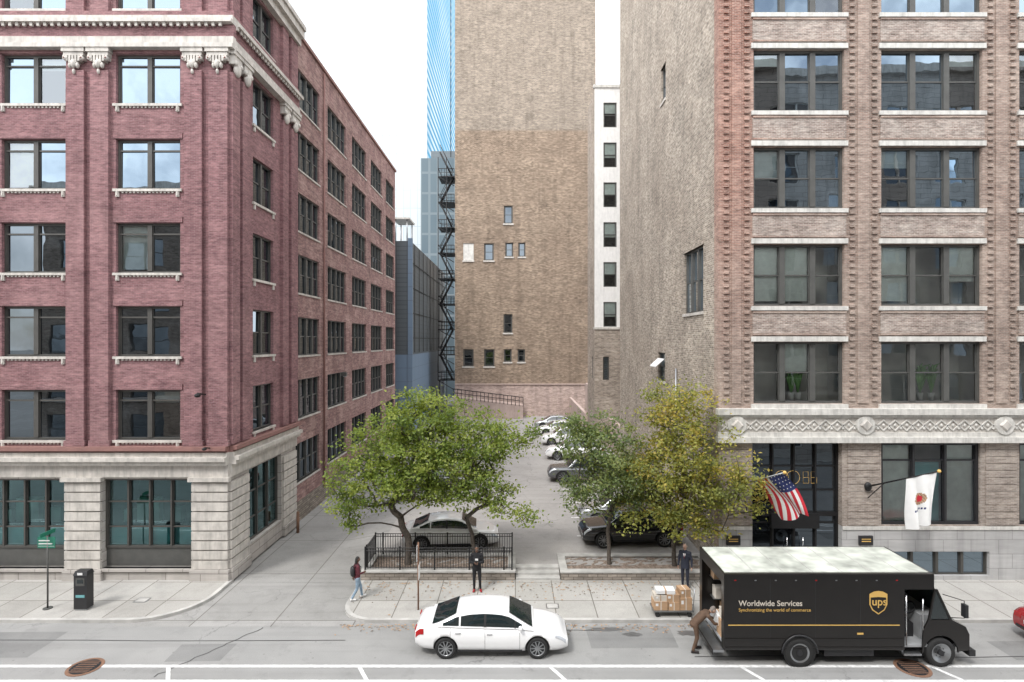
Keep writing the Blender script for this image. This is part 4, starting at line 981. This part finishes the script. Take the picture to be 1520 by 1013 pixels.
# ------------------------------------------------------------ PEOPLE
def person(name,loc,rz,J,mats,hairlen=0,extras=None,scale=1.0,look=(0,0)):
    e=empty(name,loc,rz); e.scale=(scale,)*3
    D=dict(pel=(0,0,.97),chest=(0,.0,1.30),neck=(0,-.01,1.49),head=(0,.02,1.66),
      hipL=(-.09,0,.93),kneeL=(-.10,.02,.50),ankL=(-.10,-.02,.10),toeL=(-.12,.15,.05),hipR=(.09,0,.93),kneeR=(.10,.02,.50),ankR=(.10,-.02,.10),toeR=(.12,.15,.05),
      shL=(-.185,-.01,1.42),elL=(-.25,-.03,1.13),wrL=(-.25,.08,.89),shR=(.185,-.01,1.42),elR=(.25,-.03,1.13),wrR=(.25,.08,.89))
    D.update(J); V={k:Vector(v) for k,v in D.items()}
    up=(V['neck']-V['pel']).normalized()
    segs=[]
    segs.append((V['pel'],V['chest'],(.165,.12),(.175,.125),'top')); segs.append((V['chest'],V['chest'].lerp(V['neck'],.75),(.178,.125),(.12,.09),'top')); segs.append((V['shL'],V['shR'],(.07,.07),(.07,.07),'top'))
    segs.append((V['neck']-up*.04,V['head']-up*.03,(.058,.058),(.052,.052),'skin'))
    segs.append((V['pel'],V['pel']-up*.06,(.165,.12),(.15,.115),'bot'))
    for s in 'LR':
        segs.append((V['hip'+s],V['knee'+s],(.095,.095),(.062,.065),'bot')); segs.append((V['knee'+s],V['ank'+s],(.064,.066),(.046,.048),'bot'))
        segs.append((V['ank'+s]+Vector((0,0,-.05)),V['toe'+s],(.045,.045),(.042,.038),'shoe')); segs.append((V['ank'+s],V['ank'+s]+Vector((0,-.03,-.06)),(.045,.045),(.042,.04),'shoe'))
        segs.append((V['sh'+s],V['el'+s],(.064,.064),(.048,.048),'top')); segs.append((V['el'+s],V['wr'+s],(.048,.048),(.034,.034),'top'))
    mb=MB()
    prof=[]
    for k in range(5): t=math.pi/2*(k/5); prof.append((-math.cos(t),math.sin(t),0))
    for k in range(5): prof.append((0,1,k/4))
    for k in range(1,6): t=math.pi/2*(k/5); prof.append((math.sin(t),math.cos(t),1))
    for a,b,ra,rb,lab in segs:
        d=(b-a); L=d.length; d=d.normalized() if L>1e-6 else Vector((0,0,1))
        ref=Vector((1,0,0)) if abs(d.x)<.8 else Vector((0,1,0)); sx=(ref-d*ref.dot(d)).normalized(); sy=d.cross(sx)
        rows=[]
        for ax,rr,t in prof:
            rx=ra[0]+(rb[0]-ra[0])*t; ry=ra[1]+(rb[1]-ra[1])*t; rr=max(rr,.02); c=a+d*(L*t+ax*min(rx,ry))
            rows.append([tuple(c+sx*rx*rr*math.cos(q*math.pi/8)+sy*ry*rr*math.sin(q*math.pi/8)) for q in range(16)])
        mb.grid(rows,mats['top'],True,True); mb.face(rows[0],mats['top']); mb.face(rows[-1],mats['top'])
    body=mb.obj('body',e,weld=True)
    md=body.modifiers.new('r','REMESH'); md.mode='VOXEL'; md.voxel_size=.016; md.use_smooth_shade=True
    m2=body.modifiers.new('s','SMOOTH'); m2.factor=.5; m2.iterations=4
    bpy.context.view_layer.update(); dg=bpy.context.evaluated_depsgraph_get()
    me=bpy.data.meshes.new_from_object(body.evaluated_get(dg)); body.modifiers.clear(); body.data=me
    me.materials.clear(); labs=['top','bot','skin','shoe']
    for l in labs: me.materials.append(M[mats[l]])
    for p in me.polygons:
        p.use_smooth=True; c=p.center; best=1e9; bl='top'
        for a,b,ra,rb,lab in segs:
            d=b-a; t=max(0,min(1,(c-a).dot(d)/max(d.length_squared,1e-9))); r=max(ra[0]+(rb[0]-ra[0])*t,.02); dist=(c-(a+d*t)).length/r
            if lab=='bot' and c.z>D['pel'][2]-.0 and (c-V['pel']).dot(up)>-.02: dist+=.5
            if dist<best: best=dist; bl=lab
        p.material_index=labs.index(bl)
    H=MB(); rows=[]
    for a in range(15):
        th=math.pi*a/14; row=[]
        for q in range(24):
            ph=2*math.pi*q/24; x=.073*math.sin(th)*math.cos(ph); y=.092*math.sin(th)*math.sin(ph); z=.115*math.cos(th)
            if z<-.03: k=1-(-.03-z)*2.6; x*=k; y=y*(1-( -.03-z)*1.2)+.01
            row.append((x,y,z))
        rows.append(row)
    H.grid(rows,mats['skin'],True,True)
    H.tube([(0,.088,.015),(0,.105,-.015),(0,.112,-.03),(0,.09,-.04)],[.007,.011,.015,.008],mats['skin'],8)
    for s in (-1,1):
        H.ball((s*.03,.084,.012),(.013,.009,.008),'whiteP',8,6); H.ball((s*.03,.092,.012),(.006,.004,.006),'hair',8,6)
        H.box((s*.03-.016,.086,.028),(s*.03+.016,.094,.034),mats['hair']); H.ball((s*.075,-.005,-.005),(.012,.02,.032),mats['skin'],8,6)
    H.ball((0,.088,-.062),(.024,.007,.007),'maroon',8,6)
    rows=[]
    for a in range(11):
        th=math.pi*a/10*.62; rows.append([(.080*math.sin(th)*math.cos(2*math.pi*q/24),-.006+.099*math.sin(th)*math.sin(2*math.pi*q/24)-.012*(math.sin(2*math.pi*q/24)>0.3)*th,.004+.121*math.cos(th)+ (.035 if math.sin(2*math.pi*q/24)>0.3 and a>7 else 0)*(a-7)/3) for q in range(24)])
    H.grid(rows,mats['hair'],True,True)
    H.ball((0,-.045,-.01),(.072,.058,.085),mats['hair'],14,10)
    if hairlen: H.ball((0,-.065,-.02-hairlen*.5),(.085,.05,hairlen*.6+.06),mats['hair'],14,10)
    ho=H.obj('head',e); ho.location=V['head']+up*.02; ho.rotation_euler=(look[0],0,look[1])
    for s in 'LR':
        d=(V['wr'+s]-V['el'+s]).normalized(); sd=1 if s=='R' else -1
        pn=Vector((-sd,0,0)); 
        if abs(pn.dot(d))>.9: pn=Vector((0,0,-1))
        wdir=d.cross(pn).normalized(); pn=wdir.cross(d).normalized()
        h=MB(); w=V['wr'+s]
        rows=[]
        for t,ww,tt in ((-.03,.022,.018),(.0,.028,.016),(.03,.038,.016),(.065,.042,.014),(.085,.038,.011)):
            rows.append([tuple(w+d*(t+.01)+wdir*ww*math.cos(q*math.pi/6)+pn*tt*math.sin(q*math.pi/6)) for q in range(12)])
        h.grid(rows,mats['skin'],True,True); h.face(rows[-1],mats['skin'])
        for k,L in enumerate((.072,.08,.075,.058)):
            b=w+d*.085+wdir*(.03-.02*k); p1=b+d*L*.42+pn*.006; p2=p1+(d*.8+pn*.6).normalized()*L*.33; p3=p2+(d*.4+pn*.9).normalized()*L*.27
            h.tube([b-d*.015,b,p1,p2,p3],[.0095,.0095,.0085,.0078,.006],mats['skin'],7)
        b=w+d*.025+wdir*.026; h.tube([b,b+(wdir*.8+d*.6).normalized()*.035+pn*.005,b+(wdir*.8+d*.6).normalized()*.05+d*.02+pn*.012],[.013,.011,.008],mats['skin'],7)
        h.obj('hand_'+('left' if s=='L' else 'right'),e)
    if extras: extras(e,V)
    return e
def bp(e,V):
    m=MB()
    rows=[]
    for z,w,d in ((1.02,.10,.05),(1.05,.14,.08),(1.2,.15,.10),(1.36,.14,.08),(1.42,.08,.04)):
        rows.append([(w*math.cos(q*math.pi/8),-.19+d*math.sin(q*math.pi/8),z) for q in range(16)])
    m.grid(rows,'blkpaint',True,True); m.face(rows[0],'blkpaint'); m.face(rows[-1],'blkpaint')
    for s in (-1,1): m.tube([(s*.1,-.13,1.4),(s*.11,.0,1.50),(s*.11,.13,1.38),(s*.12,.12,1.2),(s*.12,-.1,1.08)],.018,'black',6)
    m.obj('backpack',e)
person('walking_woman',(-6.35,22.45,.12),math.radians(-60),dict(kneeL=(-.09,.16,.52),ankL=(-.09,.22,.12),toeL=(-.10,.38,.09),kneeR=(.09,-.02,.50),ankR=(.09,-.24,.14),toeR=(.10,-.10,.05),elL=(-.24,-.12,1.15),wrL=(-.22,-.10,.90),elR=(.22,.02,1.14),wrR=(.14,.22,1.14)),
  dict(top='maroon',bot='jeans',skin='skin1',shoe='whiteP',hair='hair'),hairlen=.16,extras=bp,scale=.96)
def ph(e,V):
    m=MB(); m.box((-.035,.33,1.22),(.035,.345,1.36),'blkpaint',lambda p:(p[0],p[1]+(p[2]-1.22)*.6,p[2])); m.obj('phone',e)
    m=MB(); m.tube([(0,-.09,1.44),(0,-.13,1.50),(0,-.10,1.54)],[.10,.09,.05],'hoodie',12); m.box((-.06,.12,1.24),(.06,.128,1.32),'whiteP'); m.obj('hood',e)
person('standing_man',(-1.6,23.2,.12),math.radians(180),dict(elL=(-.25,.02,1.14),wrL=(-.07,.25,1.20),elR=(.25,.02,1.14),wrR=(.07,.25,1.20),kneeL=(-.12,.03,.50),ankL=(-.14,-.02,.10),toeL=(-.18,.13,.05)),
  dict(top='hoodie',bot='hoodie',skin='skin1',shoe='redshoe',hair='hair'),extras=ph,scale=1.06,look=(-.35,0))
def tie(e,V):
    m=MB(); m.face([(-.05,.135,1.42),(.05,.135,1.42),(0,.143,1.2)],'whiteP'); m.tube([(0,.145,1.42),(0,.15,1.22)],[.012,.022],'maroon',6); 
    m.grid([[(.17*math.cos(q*math.pi/10),.125*math.sin(q*math.pi/10),1.0) for q in range(20)],[(.185*math.cos(q*math.pi/10),.14*math.sin(q*math.pi/10),.80) for q in range(20)]],'suit',True,True); m.obj('shirt_tie_and_jacket_hem',e)
person('man_in_suit',(7.15,23.55,.12),math.radians(150),dict(wrL=(-.27,.04,.88),wrR=(.26,.05,.88)),dict(top='suit',bot='suit',skin='skin2',shoe='shoe',hair='hairg'),extras=tie,scale=1.04)
person('delivery_worker',(6.2,18.95,.0),math.radians(-90),dict(pel=(0,-.12,.93),chest=(0,.14,1.18),neck=(0,.33,1.30),head=(0,.47,1.34),hipL=(-.09,-.12,.89),hipR=(.09,-.12,.89),kneeL=(-.12,.0,.50),kneeR=(.13,-.08,.50),ankL=(-.13,-.05,.10),ankR=(.14,-.22,.10),toeL=(-.15,.12,.05),toeR=(.17,-.06,.05),
   shL=(-.185,.28,1.22),shR=(.185,.28,1.22),elL=(-.22,.45,1.0),wrL=(-.16,.66,.98),elR=(.22,.45,1.0),wrR=(.16,.66,.98)),dict(top='uniform',bot='uniform',skin='skin2',shoe='shoe',hair='hairg'),look=(-.5,0),scale=1.03)
m=MB(); m.box((6.78,18.72,.98),(7.15,19.2,1.3),'whiteP'); m.box((6.9,18.72,1.301),(6.96,19.2,1.303),'card'); m.obj('parcel')

# ------------------------------------------------------------ HAND CART
e=empty('parcel_cart',(5.2,20.98,.12)); m=MB()
m.box((0,0,.2),(1.5,.65,.25),'metal')
for x in (.15,1.35):
    for y in (.06,.59): m.tube([(x,y-.03,.09),(x,y+.03,.09)],.09,'rubber',14,sm=False); m.box((x-.03,y-.02,.09),(x+.03,y+.02,.2),'metal')
m.tube([(1.48,.05,.25),(1.55,.05,1.05),(1.55,.6,1.05),(1.48,.6,.25)],.018,'metal',6)
for k in range(4): m.tube([(1.5+.015*k,.05,.4+.17*k),(1.5+.015*k,.6,.4+.17*k)],.012,'metal',5)
m.obj('trolley_frame',e)
m=MB()
def parcel(x,y,z,w,d,h,mt,a=0):
    ca,sa=math.cos(a),math.sin(a); tw=lambda p:(x+p[0]*ca-p[1]*sa,y+p[0]*sa+p[1]*ca,z+p[2])
    m.box((0,0,0),(w,d,h),mt,tw); m.box((w*.46,-.002,-.0),(w*.54,d+.002,h+.002),'card2' if mt=='card' else 'card',tw); m.box((w*.1,-.004,h*.5),(w*.3,0,h*.8),'whiteP',tw)
for a in ((.03,.05,.25,.5,.5,.32,'card'),(.56,.04,.25,.42,.55,.3,'card'),(1.0,.06,.25,.45,.5,.45,'card'),(.05,.08,.57,.45,.45,.22,'card2'),(.5,.06,.55,.48,.45,.28,'card'),(1.02,.08,.70,.4,.42,.3,'card',.1),(.12,.1,.84,.7,.4,.14,'whiteP',-.05)): parcel(*a)
m.obj('parcels',e)

# ------------------------------------------------------------ FLAGS
def flag(name,w,t,us):
    wv,tv=Vector(w),Vector(t); e=empty(name); m=MB()
    m.tube([wv,tv],[.035,.025],'metal' if us else 'black',8); m.ball(tv,.07,'gold'); m.ball(wv+Vector((0,-.02,0)),(.16,.1,.2),'black'); m.tube([wv+Vector((0,0,-.5)),wv+(tv-wv)*.25],.02,'black',6)
    m.obj('pole',e)
    f=MB(); d=(tv-wv); A=wv+d*.97; B=wv+d*(.42 if us else .56)
    nu,nv=52,39; rows=[]
    for i in range(nu+1):
        u=i/nu; row=[]
        for j in range(nv+1):
            v=j/nv; p=A.lerp(B,v)
            if us:
                p=p+Vector((1.0*u+.12*math.sin(u*3),.0,-1.5*u-.15*u*u))+Vector((.07*math.sin(v*9+u*4),.10*math.sin(v*11+u*5),.07*math.sin(v*7+u*6)))*(.2+u)
            else:
                p=p+Vector((-.10*u,.0,-2.1*u))+Vector((.09*math.sin(v*10+u*2),.14*math.sin(v*12+u*3),0))*(.15+u)
                c=A.lerp(B,.5)+Vector((-.1*u,0,-2.1*u))
                p.x=c.x+(p.x-c.x)*(1-.3*u); p.y=c.y+(p.y-c.y)*(1-.3*u)
            row.append(tuple(p))
        rows.append(row)
    k=len(f.v)
    for r in rows: f.v+=r
    n=nv+1
    for i in range(nu):
        for j in range(nv):
            if us:
                stripe=j*13//nv; mt='flagred' if stripe%2==0 else 'whiteP'
                if i<nu*.4 and stripe<7: mt='whiteP' if (i%4==1 and (j+(i//4)%2*2)%4==1) else 'flagblue'
            else:
                uu,vv=i/nu,j/nv; mt='whiteP'; dd=((uu-.45)*2.1/1.0)**2+((vv-.5))**2
                if dd<.06: mt=('card' if (i+j)%3 else 'soil') if dd>.02 else 'flagred'
                if .62<uu<.66 and .25<vv<.75 and j%3: mt='flagblue'
            f.f.append([k+i*n+j,k+i*n+j+1,k+(i+1)*n+j+1,k+(i+1)*n+j]); f.m.append(f.mi(mt)); f.sm.append(True)
    f.obj('cloth',e)
flag('national_flag',(9.6,24.2,4.25),(10.55,21.9,5.35),True)
flag('state_flag',(15.25,24.2,4.2),(16.6,21.9,5.4),False)

# ------------------------------------------------------------ STREET FURNITURE
e=empty('street_sign',(-18.15,21.7,.12)); m=MB(); m.tube([(0,0,0),(0,0,2.85)],.03,'grayfr',8); m.tube([(0,0,0),(0,0,.03)],.16,'grayfr',12); m.obj('post',e)
m=MB(); m.box((-.38,-.02,2.35),(.3,.0,2.78),'green'); m.box((-.33,-.026,2.5),(.2,-.021,2.54),'whiteP'); m.box((-.33,-.026,2.62),(.1,-.021,2.66),'whiteP'); m.box((-.015,-.35,2.85),(.015,.35,3.0),'green')
m.box((-.35,-.024,2.42),(.27,-.021,2.43),'whiteP'); m.obj('sign_plate',e)
e=empty('parking_pay_station',(-16.75,21.7,.12)); m=MB(); m.box((-.22,-.16,0),(.22,.16,.06),'metal'); m.box((-.25,-.18,.06),(.25,.18,1.35),'blkpaint'); m.box((-.27,-.2,1.35),(.27,.2,1.5),'blkpaint',lambda p:(p[0]*(.85 if p[2]>1.4 else 1),p[1]*(.7 if p[2]>1.4 else 1),p[2])); m.box((-.17,-.19,.95),(.17,-.181,1.25),'grayfr'); m.box((-.12,-.195,1.05),(.12,-.191,1.2),'carglass'); m.box((-.17,-.19,.5),(.17,-.181,.6),'teal'); m.box((-.1,-.195,1.37),(.1,-.201,1.46),'whiteP'); m.obj('cabinet',e)
e=empty('parking_sign',(-3.75,21.6,.12)); m=MB(); m.tube([(0,0,0),(0,0,2.6)],.035,'rust',6); m.obj('post',e); m=MB(); m.box((-.04,-.16,1.9),(-.03,.16,2.5),'whiteP'); m.box((.03,-.16,1.2),(.04,.16,1.75),'whiteP'); m.box((-.05,-.12,2.25),(-.041,.12,2.4),'flagred'); m.obj('sign_plate',e)
e=empty('alley_wall_lamp',(-12.3,40,0)); m=MB(); m.box((-.15,-.15,8),(.25,.15,8.25),'grayfr'); m.box((.0,-.1,7.95),(.2,.1,8),'lamp'); m.obj('fixture',e)
e=empty('bollard',(-11.9,30.6,0)); m=MB(); m.tube([(0,0,0),(0,0,1.1)],.08,'rust',10); m.ball((0,0,1.1),.08,'rust'); m.obj('post',e)

# ------------------------------------------------------------ WORLD / LIGHT / CAMERA
w=bpy.data.worlds.new('World'); sc.world=w; w.use_nodes=True; nt=w.node_tree; nt.nodes.clear()
o=nt.nodes.new('ShaderNodeOutputWorld'); bg=nt.nodes.new('ShaderNodeBackground'); sky=nt.nodes.new('ShaderNodeTexSky'); sky.sky_type='NISHITA'; sky.sun_disc=False
sky.sun_elevation=math.radians(52); sky.sun_rotation=math.radians(215)
tc=nt.nodes.new('ShaderNodeTexCoord')
f=noise(nt,tc.outputs['Generated'],2.6,6,.62); f=rng(nt,f,.40,.55,.2,.97)
c=mixc(nt,f,sky.outputs[0],(25.0,25.2,25.6))
nt.links.new(c,bg.inputs[0]); bg.inputs[1].default_value=.15; nt.links.new(bg.outputs[0],o.inputs[0])
L=bpy.data.lights.new('sun','SUN'); L.energy=2.4; L.angle=math.radians(12); L.color=(1,.97,.93); lo=bpy.data.objects.new('sun',L); col.objects.link(lo)
az=math.radians(215); el=math.radians(52); d=Vector((math.sin(az)*math.cos(el),math.cos(az)*math.cos(el),math.sin(el)))
lo.rotation_euler=d.to_track_quat('Z','Y').to_euler(); lo.location=(0,0,60)
cam=bpy.data.cameras.new('camera'); co=bpy.data.objects.new('camera',cam); col.objects.link(co); sc.camera=co
co.location=(0,0,10.5); co.rotation_euler=(math.pi/2,0,0); cam.sensor_width=36; cam.lens=36*830/1520; cam.shift_x=-5/1520; cam.clip_end=2000; cam.clip_start=.1
